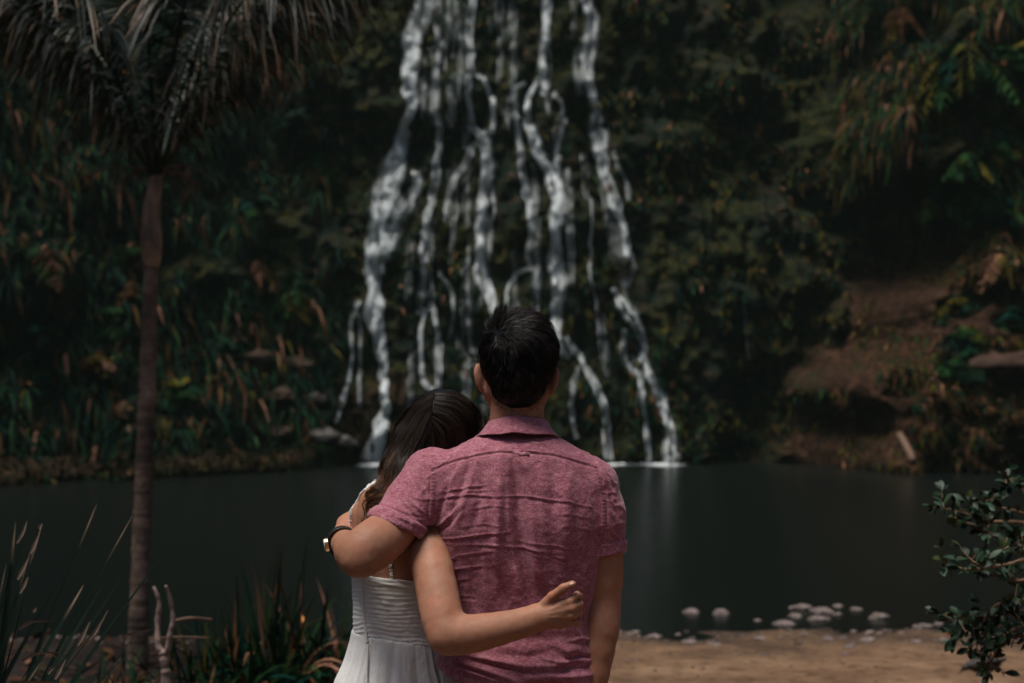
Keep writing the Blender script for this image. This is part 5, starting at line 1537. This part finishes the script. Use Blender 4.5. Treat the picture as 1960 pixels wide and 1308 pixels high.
# ============================================================ NEAR PLANTS AND THE BIRD
# ---- nikau-like palm on the near left bank
PYd = 9.0
pb0 = W(262, 1290, PYd); pt = W(288, 520, PYd)
palm = empty('palm_tree', (pb0[0], PYd, float(ground_z(np.array([pb0[0]]), np.array([PYd]))[0])), 'tall slender palm with ringed trunk and dark drooping crown on the near left bank', 'palm tree')
tz = np.linspace(0, 1, 150); 
ctr = catmull(np.array([W(262, 1300, PYd) + (0, 0, -.1), W(266, 1180, PYd), W(272, 1000, PYd), W(278, 850, PYd), W(284, 680, PYd), W(289, 510, PYd)]), 220)
rtr = np.interp(np.linspace(0, 1, 220), [0, .06, .3, .8, 1], [.088, .066, .057, .050, .046])
rg_ = np.arange(220) + 3.5 * vnoise(np.stack([np.arange(220) * .13, np.zeros(220), np.zeros(220) + 2], -1))
rtr = rtr * (1 + .03 * (np.sin(rg_ * 2 * np.pi / 4.5) > .3)) * (1 + .05 * vnoise(np.stack([np.arange(220) * .7, np.zeros(220), np.zeros(220) + 7], -1))) * (1 + .03 * vnoise(np.stack([np.arange(220) * .2, np.zeros(220), np.zeros(220)], -1)))
m, nt, b = new_mat("palm_trunk")
v = coords(nt, (1, 1, 1)); n1 = noise(nt, 5, v, 5, .65); n2 = noise(nt, 30, coords(nt, (1, 1, 5)), 4, .6)
nt.links.new(mixc(nt, 1.0, ramp(nt, n1, [(0.35, (.040, .026, .019)), (0.5, (.12, .074, .052)), (0.68, (.28, .19, .15))]), ramp(nt, n2, [(0.3, (.5, .5, .5)), (0.7, (1.2, 1.2, 1.2))]), 'MULTIPLY'), b.inputs['Base Color'])
b.inputs['Roughness'].default_value = .85; bump(nt, b, n2, .6, .01)
a = Acc(); a.tube(ctr, rtr, 20); trunk = under(a.build('trunk', m), palm)
m, nt, b = new_mat("crownshaft")
v = coords(nt, (1, 1, .4)); n1 = noise(nt, 9, v, 4, .6)
nt.links.new(ramp(nt, n1, [(0.35, (.06, .05, .020)), (0.45, (.19, .105, .065)), (0.66, (.42, .26, .18))]), b.inputs['Base Color']); b.inputs['Roughness'].default_value = .5
cs = catmull(np.array([W(290, 512, PYd), W(290, 480, PYd), W(289, 440, PYd), W(290, 400, PYd), W(296, 360, PYd), W(302, 330, PYd)]), 30)
a = Acc(); a.tube(cs, np.interp(np.linspace(0, 1, 30), [0, .08, .30, .6, 1], [.047, .058, .070, .056, .034]), 18); under(a.build('crownshaft', m), palm)
crown = np.array(W(300, 345, PYd))
M_frond = attr_mat("palm_frond", .5, .35, 3, .35)
fr_rng = np.random.RandomState(14)
def frond(az, el, L, bend, dead=0.0, start=crown):
    L = L * 1.16; bend = bend * .86
    d = np.array((math.sin(az) * math.cos(el), math.cos(az) * math.cos(el), math.sin(el)))
    t = np.linspace(0, 1, 26)
    P = start + d * L * t[:, None]; P[:, 2] -= bend * L * t ** 2.0
    g = np.array((.003, .013, .007)) if fr_rng.rand() < .65 else np.array((.010, .026, .007))
    brn = np.array((.085, .052, .036))
    fc = g * (1 - dead) + brn * dead
    parts = []
    a = Acc(); a.tube(P, np.interp(t, [0, 1], [.020, .004]), 6, cap=False, c=fc * 1.3)
    parts.append((np.vstack(a.v), np.vstack(a.f), np.vstack(a.c)))
    m_ = 84; ti = np.linspace(.10, .995, m_)
    Q_ = np.stack([np.interp(ti, t, P[:, q]) for q in range(3)], -1)
    tg_ = np.gradient(Q_, axis=0); tg_ /= np.linalg.norm(tg_, axis=1, keepdims=True)
    sd = np.cross(tg_, (0.01, 0.02, 1.0)); sd /= np.linalg.norm(sd, axis=1, keepdims=True) + 1e-9
    for s in (-1, 1):
        dd = sd * s * .8 + tg_ * .75 + fr_rng.normal(0, .10, (m_, 3)); dd[:, 2] += .12; dd /= np.linalg.norm(dd, axis=1, keepdims=True)
        Ls = .64 * np.sin(np.pi * (ti * .80 + .08)) ** 1.1 * fr_rng.uniform(.75, 1.1, m_)
        cc_ = fc[None] * fr_rng.uniform(.6, 1.4, (m_, 1))
        V_, F_, C_ = blades(Q_, Ls, np.full(m_, .0135), dd, fr_rng.uniform(.5, 1.3, m_), cc_, M=7)
        tip = np.tile(np.array([0, 0, 0, 0, .15, .6, 1.0]), m_).repeat(2)[:, None] * (fr_rng.rand(m_) < (.24 + dead)).repeat(14)[:, None]
        C_ = C_ * (1 - tip) + np.array((.26, .145, .080)) * tip
        parts.append((V_, F_, C_))
    v, f, c = join(parts)
    return under(mesh_obj('frond', v, f, M_frond, cols=c), palm)
FR_OLD = [(-95, 38, 2.3, .55), (-75, 55, 2.3, .45), (-110, 62, 2.2, .5), (-60, 20, 2.0, .45), (-130, 30, 2.0, .5), (95, 48, 2.4, .42), (70, 62, 2.3, .4), (115, 35, 1.9, .5), (60, 28, 1.9, .45),
      (140, 58, 2.1, .55), (180, 66, 2.0, .55), (-160, 50, 1.9, .6), (20, 70, 2.2, .4), (-20, 62, 2.2, .45), (0, 84, 2.2, .3), (160, 32, 1.7, .6), (-30, 30, 1.9, .5), (35, 40, 1.9, .5)]
FR = [(-92, 58, 2.7, .50), (-78, 64, 2.7, .48), (-108, 62, 2.6, .52), (-128, 58, 2.5, .50), (92, 60, 2.6, .46), (76, 66, 2.6, .46), (108, 62, 2.4, .48), (130, 62, 2.4, .5), (-96, 70, 2.7, .55), (96, 72, 2.5, .5), (175, 70, 2.3, .5), (-155, 60, 2.2, .5), (20, 72, 2.4, .4), (155, 62, 2.2, .5), (-50, 62, 2.4, .5), (50, 62, 2.4, .5), (-100, 70, 2.4, .5), (100, 72, 2.4, .5)]
for az, el, L, bd in FR: frond(R(az), R(el + fr_rng.uniform(-3, 3)), L, bd, fr_rng.choice([0, 0, .15]))
# dry flower stalks hanging from the base of the crown
for az, L in ((-100, .62), (-70, .34), (60, .30), (120, .55)):
    a = Acc()
    d = np.array((math.sin(R(az)), math.cos(R(az)), .35)); d /= np.linalg.norm(d); t = np.linspace(0, 1, 14)
    P = crown + (0, 0, .05) + d * L * t[:, None]; P[:, 2] -= .55 * L * t ** 2
    a.tube(P, np.linspace(.010, .003, 14), 5, cap=False)
    for k in range(12):
        i = fr_rng.randint(2, 14); dd = fr_rng.normal(0, .5, 3) + (0, 0, -1.0); dd /= np.linalg.norm(dd); l_ = fr_rng.uniform(.08, .24)
        a.tube(P[i] + dd * l_ * np.linspace(0, 1, 5)[:, None], np.linspace(.004, .002, 5), 4, cap=False)
    under(a.build('flower_stalk', M_wood), palm)

# ---- flax in the bottom left corner, close to the camera
M_flax = attr_mat("flax_leaf", .7, .1, 20, .25)
fx = empty('flax_plant', (-1.55, 4.1, 0.0), 'large dark flax clump with long sword leaves in the bottom left corner', 'flax')
fb = np.array((-1.62, 4.1, .02))
def flax_leaf(tip, mid=None, w=.032, col=(.010, .022, .012), base=None, name='leaf', tipc=None):
    b0 = fb + fr_rng.normal(0, .06, 3) * (1, 1, 0) if base is None else np.array(base)
    tip = np.array(tip); mid = (b0 + tip) / 2 + np.array((0, 0, .10)) if mid is None else np.array(mid)
    P = catmull(np.array([b0, mid, tip]), 24); t = np.linspace(0, 1, 24)
    a = Acc(); a.blade(P, w * np.interp(t, [0, .15, .6, .9, 1], [.8, 1, .85, .35, .04]), up=(0, -.5, .85), fold=.22, c=col)
    o = a.build(name, M_flax, col=True)
    if tipc is not None:
        ca = o.data.color_attributes["col"]; n_ = len(o.data.vertices); c4 = np.empty(n_ * 4, np.float32); ca.data.foreach_get("color", c4); c4 = c4.reshape(-1, 4)
        k = np.repeat(sstep(t, .88, .97), 3)[:, None]; c4[:, :3] = c4[:, :3] * (1 - k) + np.array(tipc) * k; ca.data.foreach_set("color", c4.ravel())
    return under(o, fx)
TIPC = (.22, .15, .10)
LEAD = [((325, 1043), 3.75, .034), ((253, 988), 3.95, .022), ((185, 966), 4.3, .018), ((30, 1000), 4.1, .026), ((52, 1018), 3.9, .02), ((80, 1005), 4.4, .02), ((297, 1203), 3.6, .014), ((207, 1168), 3.7, .020),
        ((290, 1172), 3.9, .012), ((104, 1190), 3.6, .016), ((12, 1080), 3.8, .03), ((60, 1050), 4.0, .022), ((120, 1100), 4.0, .03), ((160, 1120), 4.2, .03), ((-20, 960), 4.3, .03), ((230, 1110), 4.3, .028), ((50, 1130), 3.6, .03)]
for (x_, y_), Yv, w_ in LEAD:
    tip = W(x_, y_, Yv)
    flax_leaf(tip, w=w_ * 1.05, col=np.array((.0025, .008, .005)) * fr_rng.uniform(.6, 1.6), tipc=TIPC if fr_rng.rand() < .5 else None)
for k in range(80):
    az = fr_rng.uniform(-1.9, .55); L = fr_rng.uniform(.75, 1.35)
    tip = fb + np.array((math.sin(az) * L * .75, fr_rng.normal(0, .3), L * fr_rng.uniform(.5, .95)))
    flax_leaf(tip, w=fr_rng.uniform(.018, .036), col=np.array((.003, .009, .006)) * fr_rng.uniform(.5, 1.6), tipc=TIPC if fr_rng.rand() < .2 else None)
# snapped, curled pale leaf ends
for pts, Yv in (([(32, 1040), (45, 1018), (52, 998)], 4.0), ([(58, 1060), (68, 1040), (76, 1020)], 3.9), ([(34, 1110), (44, 1090), (56, 1066)], 3.8), ([(38, 1136), (48, 1118), (54, 1105)], 3.8), ([(36, 1205), (60, 1190), (104, 1189)], 3.6),
                ([(42, 1265), (70, 1250), (115, 1249)], 3.55), ([(148, 1236), (160, 1215), (172, 1190)], 3.6), ([(170, 1225), (185, 1205), (207, 1168)], 3.7), ([(105, 1300), (115, 1282), (126, 1262)], 3.5), ([(232, 1218), (262, 1210), (297, 1203)], 3.7),
                ([(100, 1250), (108, 1256), (114, 1262)], 3.55), ([(74, 1012), (78, 1006), (81, 1002)], 4.2), ([(62, 1172), (66, 1168), (70, 1163)], 3.7), ([(0, 1310), (70, 1304), (130, 1308)], 3.5), ([(92, 1290), (100, 1278), (114, 1272)], 3.5)):
    P = catmull(np.array([W(x_, y_, Yv) for x_, y_ in pts]), 12)
    a = Acc(); a.blade(P, np.interp(np.linspace(0, 1, 12), [0, .4, 1], [.006, .010, .002]), fold=.3, c=(.24, .17, .13)); o = a.build('dry_leaf_tip', M_flax, col=True); under(o, fx)

# ---- forked dead stick
sk0 = W(322, 1312, 5.6); g0 = float(ground_z(np.array([sk0[0]]), np.array([5.6]))[0])
stk = empty('forked_stick', (sk0[0], 5.6, g0), 'pale forked dead stick standing upright beside the palm trunk', 'stick')
M_stick = plain("weathered_stick", (.19, .135, .118), .85, .5, 26, .2, .012)
a = Acc(); a.tube(catmull(np.array([(sk0[0], 5.6, g0 - .05), (sk0[0] - .005, 5.6, g0 + .25), W(318, 1305, 5.6), W(316, 1275, 5.6), W(312, 1252, 5.6), W(303, 1235, 5.6), W(302, 1190, 5.62), W(305, 1160, 5.62), W(301, 1140, 5.62), W(294, 1123, 5.62)]), 60), np.interp(np.linspace(0, 1, 60), [0, .4, .55, .8, 1], [.019, .017, .012, .0095, .0045]) * (1 + .22 * vnoise(np.stack([np.arange(60) * .55, np.zeros(60), np.zeros(60)], -1))), 10)
under(a.build('stem', M_stick), stk)
a = Acc(); a.tube(catmull(np.array([W(313, 1256, 5.6), W(322, 1240, 5.59), W(326, 1212, 5.58), W(331, 1190, 5.58), W(329, 1165, 5.58), W(324, 1140, 5.57), W(317, 1121, 5.56)]), 40), np.interp(np.linspace(0, 1, 40), [0, .5, 1], [.012, .0095, .005]) * (1 + .22 * vnoise(np.stack([np.arange(40) * .5, np.zeros(40), np.zeros(40) + 6], -1))), 10)
under(a.build('fork', M_stick), stk)
p = [W(330, 1190, 5.7), W(365, 1184, 5.8), W(405, 1186, 5.9)]
log(p, [.007, .008, .005], 'thin reddish twig lying level across the leaves beside the forked stick', 'twig', M_wood, 'twig', k=7)
log([W(300, 1222, 5.9), W(350, 1220, 6.0), W(400, 1222, 6.1)], [.005, .006, .004], 'lower thin brown twig behind the forked stick', 'twig', M_wood, 'twig', k=7)

# ---- grassy tufts by the water
def tuft(px, py, Yv, n, hgt, label, cols, lean=.5, w=(.012, .028), name='tuft'):
    base = np.array(W(px, py, Yv)); base[2] = float(ground_z(np.array([base[0]]), np.array([Yv]))[0])
    q = base + np.stack([lr.normal(0, .10, n), lr.normal(0, .08, n), np.zeros(n)], -1)
    az = lr.uniform(0, 6.28, n); sp = lr.uniform(.1, 1.0, n) * lean
    d = np.stack([np.cos(az) * sp, np.sin(az) * sp, np.ones(n)], -1); d /= np.linalg.norm(d, axis=1, keepdims=True)
    L = hgt * lr.uniform(.55, 1.25, n)
    c_ = leaf_colour(n, cols) * 1.5
    v, f, c = blades(q, L, lr.uniform(*w, n), d, sp * lr.uniform(.3, 1.5, n), c_, M=8)
    o = mesh_obj(name, v, f, M_leaf, cols=c); recenter(o, base); return tag(o, label, 'plant', 'strappy plants on the near left bank')
GC = (2, 3, 4, 1, 1, .8)
tuft(530, 1300, 8.2, 130, .80, 'tallest strappy tuft beside the white dress, one leaf orange tipped', GC, .9)
tuft(608, 1290, 8.4, 90, .72, 'strappy tuft with pale drooping leaves touching the dress side', (2, 3, 3, 1, 2.5, 1.5), .95)
tuft(470, 1300, 8.0, 80, .58, 'broad leaved low tuft left of the tallest strappy tuft', GC, 1.1, (.02, .04))
tuft(405, 1305, 7.8, 70, .48, 'dark low tuft just right of the forked stick', (4, 4, 2, .5, 1, .6), 1.1)
tuft(365, 1280, 8.3, 60, .48, 'thin dark tuft behind the forked stick', (4, 4, 2, .5, .8, .4), .8)
tuft(230, 1320, 7.6, 60, .36, 'short mixed tuft at the foot of the palm', (2, 2, 2, 1, 3, 1), 1.0)
tuft(430, 1260, 8.8, 36, .42, 'thin upright tuft at the water edge, farthest from the camera', (3, 3, 2, .6, .5, .3), .5, (.010, .02))
# orange dead leaf caught in the tuft
a = Acc(); a.blade(catmull(np.array([W(575, 1172, 7.1), W(581, 1180, 7.08), W(579, 1192, 7.07)]), 8), [.003, .01, .018, .02, .018, .014, .008, .003], c=(.55, .22, .07)); o = a.build('dead_leaf', M_litter, col=True); recenter(o, W(581, 1180, 7.1)); tag(o, 'bright orange dead leaf caught in the strappy tuft by the dress', 'leaf')
a = Acc(); a.blade(catmull(np.array([W(1811, 1208, 8.8), W(1816, 1212, 8.8), W(1819, 1218, 8.8)]), 8), [.004, .02, .03, .034, .03, .022, .012, .004], c=(.50, .20, .06)); o = a.build('dead_leaf', M_litter, col=True); recenter(o, W(1815, 1212, 8.8)); tag(o, 'tiny orange leaf on the shore left of the leafy bush', 'leaf')
# rocks on the near left bank
for i, (px_, py_, w_, h_, Yv, lb) in enumerate(((640, 1262, 60, 34, 8.6, 'flat pinkish brown rock beside the hem of the dress'), (480, 1262, 56, 30, 8.4, 'brown rock under the strappy tufts'), (245, 1272, 40, 22, 8.0, 'small brown rock behind the foot of the palm'),
                                               (590, 1300, 50, 24, 7.6, 'low brown rock in front of the flat rock'), (170, 1285, 36, 20, 7.6, 'brown stone left of the foot of the palm'))):
    c = np.array(W(px_, py_, Yv)); c[2] = float(ground_z(c[:1], c[1:2])[0]); s_ = Yv / F
    o = rock_mesh(c, (w_ * .5 * s_ * 1.2, w_ * .4 * s_ * 1.6, h_ * .9 * s_), i * 2.3 + 50, plain("bank_rock", (.15, .095, .075), .85, .5, 9, .2, .01), 'rock', 14)
    tag(o, lb, 'rock', 'rocks on the near left bank')

# ---- leafy bush at the right edge
bush = empty('bush', (1.75, 4.6, 0.0), 'dark glossy leaved bush reaching in from the right edge over the sand', 'bush')
M_twig = plain("twig_bark", (.13, .075, .045), .7, .4, 30, .25)
M_bleaf = attr_mat("glossy_leaf", .5, .25, 12, .25)
br = np.random.RandomState(31)
BRN = [([(2010, 1010), (1950, 1000), (1890, 998), (1850, 985), (1810, 975), (1786, 972)], 4.5, .008), ([(2000, 1060), (1940, 1040), (1890, 1018), (1850, 1000), (1825, 990)], 4.6, .007), ([(2010, 1045), (1950, 1075), (1900, 1085), (1850, 1090), (1815, 1080), (1805, 1086)], 4.4, .008),
       ([(1990, 1105), (1940, 1112), (1900, 1100), (1870, 1080), (1845, 1060)], 4.45, .006), ([(2010, 980), (1975, 960), (1955, 935), (1930, 930), (1925, 918)], 4.6, .006), 
       ([(2010, 1190), (1960, 1170), (1900, 1180), (1850, 1178), (1825, 1180)], 4.5, .007), ([(2000, 1140), (1950, 1150), (1905, 1160), (1880, 1200), (1870, 1240)], 4.55, .007), ([(2010, 1230), (1960, 1215), (1915, 1230), (1880, 1250), (1860, 1245)], 4.4, .007),
       ([(2000, 1200), (1955, 1200), (1920, 1220), (1900, 1260), (1893, 1290)], 4.5, .007), ([(1990, 1010), (1960, 1030), (1925, 1050), (1890, 1062)], 4.3, .006),
       ([(2000, 1030), (1970, 990), (1930, 975), (1895, 968), (1878, 950)], 4.8, .006), ([(2005, 1150), (1970, 1180), (1940, 1195), (1900, 1200), (1860, 1205), (1838, 1215)], 4.65, .006)]
LV = []
leafP = []; leafD = []
root_b = np.array((2.05, 4.7, 0.0))
for pts, Yv, r_ in BRN:
    P = catmull(np.array([W(x_, y_, Yv + .25 * (i / len(pts)) * br.uniform(-1, 1)) for i, (x_, y_) in enumerate(pts)]), 40)
    st = P[0]
    stem = catmull(np.array([root_b + br.normal(0, .04, 3) * (1, 1, 0), (root_b + st) / 2 + (0.15, 0, .05), st]), 14)[:-1]
    a = Acc(); a.tube(np.vstack([stem, P]), np.concatenate([np.linspace(r_ * 2.2, r_, 13), np.linspace(r_, .0016, 40)]), 7)
    twigs = []
    for k in range(3 if pts[0][1] < 990 else 7):
        i = br.randint(3, 38); d0 = P[min(i + 1, 39)] - P[i - 1]; d0 /= np.linalg.norm(d0)
        d = d0 * .7 + br.normal(0, .55, 3); d /= np.linalg.norm(d); L = br.uniform(.04, .11)
        t = P[i] + d * L * np.linspace(0, 1, 8)[:, None] + np.array((0, 0, .02)) * (np.linspace(0, 1, 8)[:, None] ** 2)
        a.tube(t, np.linspace(.0026, .001, 8), 5, cap=False); twigs.append(t)
    under(a.build('stem', M_twig), bush)
    lp_ = []; ld_ = []
    for t in twigs + [P[8:]]:
        m_ = 5 if len(t) == 8 else 18
        for j in range(m_):
            i = br.randint(1, len(t)); dd = t[i] - t[i - 1]; dd /= np.linalg.norm(dd)
            lp_.append(t[i]); q = dd * .6 + br.normal(0, .6, 3) + (0, 0, .12); ld_.append(q / np.linalg.norm(q))
        for j in range(3):
            dd = t[-1] - t[-2]; dd /= np.linalg.norm(dd); lp_.append(t[-1]); q = dd + br.normal(0, .35, 3); ld_.append(q / np.linalg.norm(q))
    lp_ = np.array(lp_); ld_ = np.array(ld_); n = len(lp_)
    L = br.uniform(.026, .047, n); wd = L * br.uniform(.42, .58, n)
    up = br.normal(0, .5, (n, 3)) + (0, -.3, 1.0); sd = np.cross(ld_, up); sd /= np.linalg.norm(sd, axis=1, keepdims=True); nn = np.cross(sd, ld_)
    tt_ = np.array([0, .22, .5, .78, 1.0]); ww = np.array([.12, .62, 1.0, .85, .12])
    ctr_ = lp_[:, None] + ld_[:, None] * (L[:, None] * tt_)[..., None] - nn[:, None] * (L[:, None] * .22 * tt_ ** 2)[..., None]
    lf = ctr_ - sd[:, None] * (wd[:, None] * ww * .5)[..., None] + nn[:, None] * (wd[:, None] * ww * .14)[..., None]
    rg = ctr_ + sd[:, None] * (wd[:, None] * ww * .5)[..., None] + nn[:, None] * (wd[:, None] * ww * .14)[..., None]
    V_ = np.stack([lf, ctr_, rg], 2).reshape(-1, 3)
    b0 = (np.arange(n)[:, None] * 5 + np.arange(4)[None]) * 3
    F_ = np.concatenate([np.stack([b0, b0 + 1, b0 + 4, b0 + 3], -1).reshape(-1, 4), np.stack([b0 + 1, b0 + 2, b0 + 5, b0 + 4], -1).reshape(-1, 4)])
    pal = np.array([(.006, .018, .008), (.011, .029, .011), (.034, .048, .012), (.016, .036, .020)])
    C_ = np.repeat(pal[br.choice(4, n, p=[.4, .35, .08, .17])] * br.uniform(.6, 1.4, (n, 1)), 15, axis=0)
    LV.append((V_, F_, C_))
v, f, c = join(LV)
under(mesh_obj('foliage', v, f, M_bleaf, cols=c), bush)

# ---- dark bird pecking at the sand
bc = np.array(W(1880, 1277, 8.0)); gz = float(ground_z(bc[:1], np.array([8.0]))[0])
bird = empty('bird', (bc[0] + .01, 8.0, gz), 'small dark bird bending down to peck at the sand under the bush', 'bird')
def bw(px, py, dy=0): q = np.array(W(px, py, 8.0)); q[1] += dy; return tuple(q)
def bird_sdf(P):
    d = chain(P, [(bw(1905, 1270), .030), (bw(1888, 1274), .040), (bw(1870, 1274), .036), (bw(1856, 1274), .020)], .02)
    d = smin(d, rcone(P, bw(1858, 1274), bw(1846, 1279), .018, .0155), .012)      # neck and head
    d = smin(d, rcone(P, bw(1842, 1282), bw(1835, 1291), .007, .002), .006)        # bill
    d = smin(d, rcone(P, bw(1902, 1270), bw(1924, 1262), .020, .008), .015)        # tail
    for s in (-1, 1):
        d = smin(d, rcone(P, bw(1888, 1278, s * .016), (bw(1886, 1290, s * .018)[0], 8.0 + s * .018, gz + .05), .014, .0055), .006)
        f0 = np.array((bw(1886, 1290)[0], 8.0 + s * .018, gz + .005))
        d = np.minimum(d, rcone(P, (f0[0], f0[1], gz + .05), f0, .0048, .0042))
        for tq in (-.012, 0, .012): d = np.minimum(d, rcone(P, f0, f0 + (-.024, tq, 0), .004, .003))
        d = np.minimum(d, rcone(P, f0, f0 + (.014, 0, 0), .004, .003))
    return d
lo = np.array((bw(1832, 1300)[0] - .01, 7.9, gz - .01)); hi = np.array((bw(1930, 1290)[0], 8.1, bw(1880, 1250)[2] + .02))
V, Q = polygonise(bird_sdf, lo, hi, .003)
M_bird = plain("dark_feathers", (.018, .016, .014), .6, .5, 40, .3)
under(mesh_obj('body', V, Q, M_bird), bird)
for s in (-1, 1):
    a = Acc(); t = np.array([bw(1868, 1268, s * .030), bw(1885, 1268, s * .038), bw(1903, 1267, s * .030), bw(1918, 1263, s * .012)])
    a.tube(catmull(t, 14), np.interp(np.linspace(0, 1, 14), [0, .3, .7, 1], [.004, .020, .016, .003]), 10, flat=.35)
    under(a.build('wing', M_bird), bird)

# ============================================================ thin green tinted haze, added to lift the blacks
hx0, hx1, hy0, hy1, hz0, hz1 = -75, 75, -45, 75, -3.5, 30
hv8 = [(x, y, z) for x in (hx0, hx1) for y in (hy0, hy1) for z in (hz0, hz1)]
hf6 = [[0, 1, 3, 2], [4, 6, 7, 5], [0, 4, 5, 1], [2, 3, 7, 6], [0, 2, 6, 4], [1, 5, 7, 3]]
m = bpy.data.materials.new("shadow_lift_haze"); m.use_nodes = True; nt = m.node_tree
nt.nodes.remove(nt.nodes["Principled BSDF"])
pv = nt.nodes.new("ShaderNodeVolumePrincipled"); pv.inputs['Density'].default_value = 0.00027; pv.inputs['Color'].default_value = (.66, .93, .82, 1)
nt.links.new(pv.outputs[0], nt.nodes["Material Output"].inputs['Volume'])
tag(mesh_obj('haze', hv8, hf6, m, smooth=False), 'thin green tinted haze added to lift the dark tones', 'haze', kind='stuff')
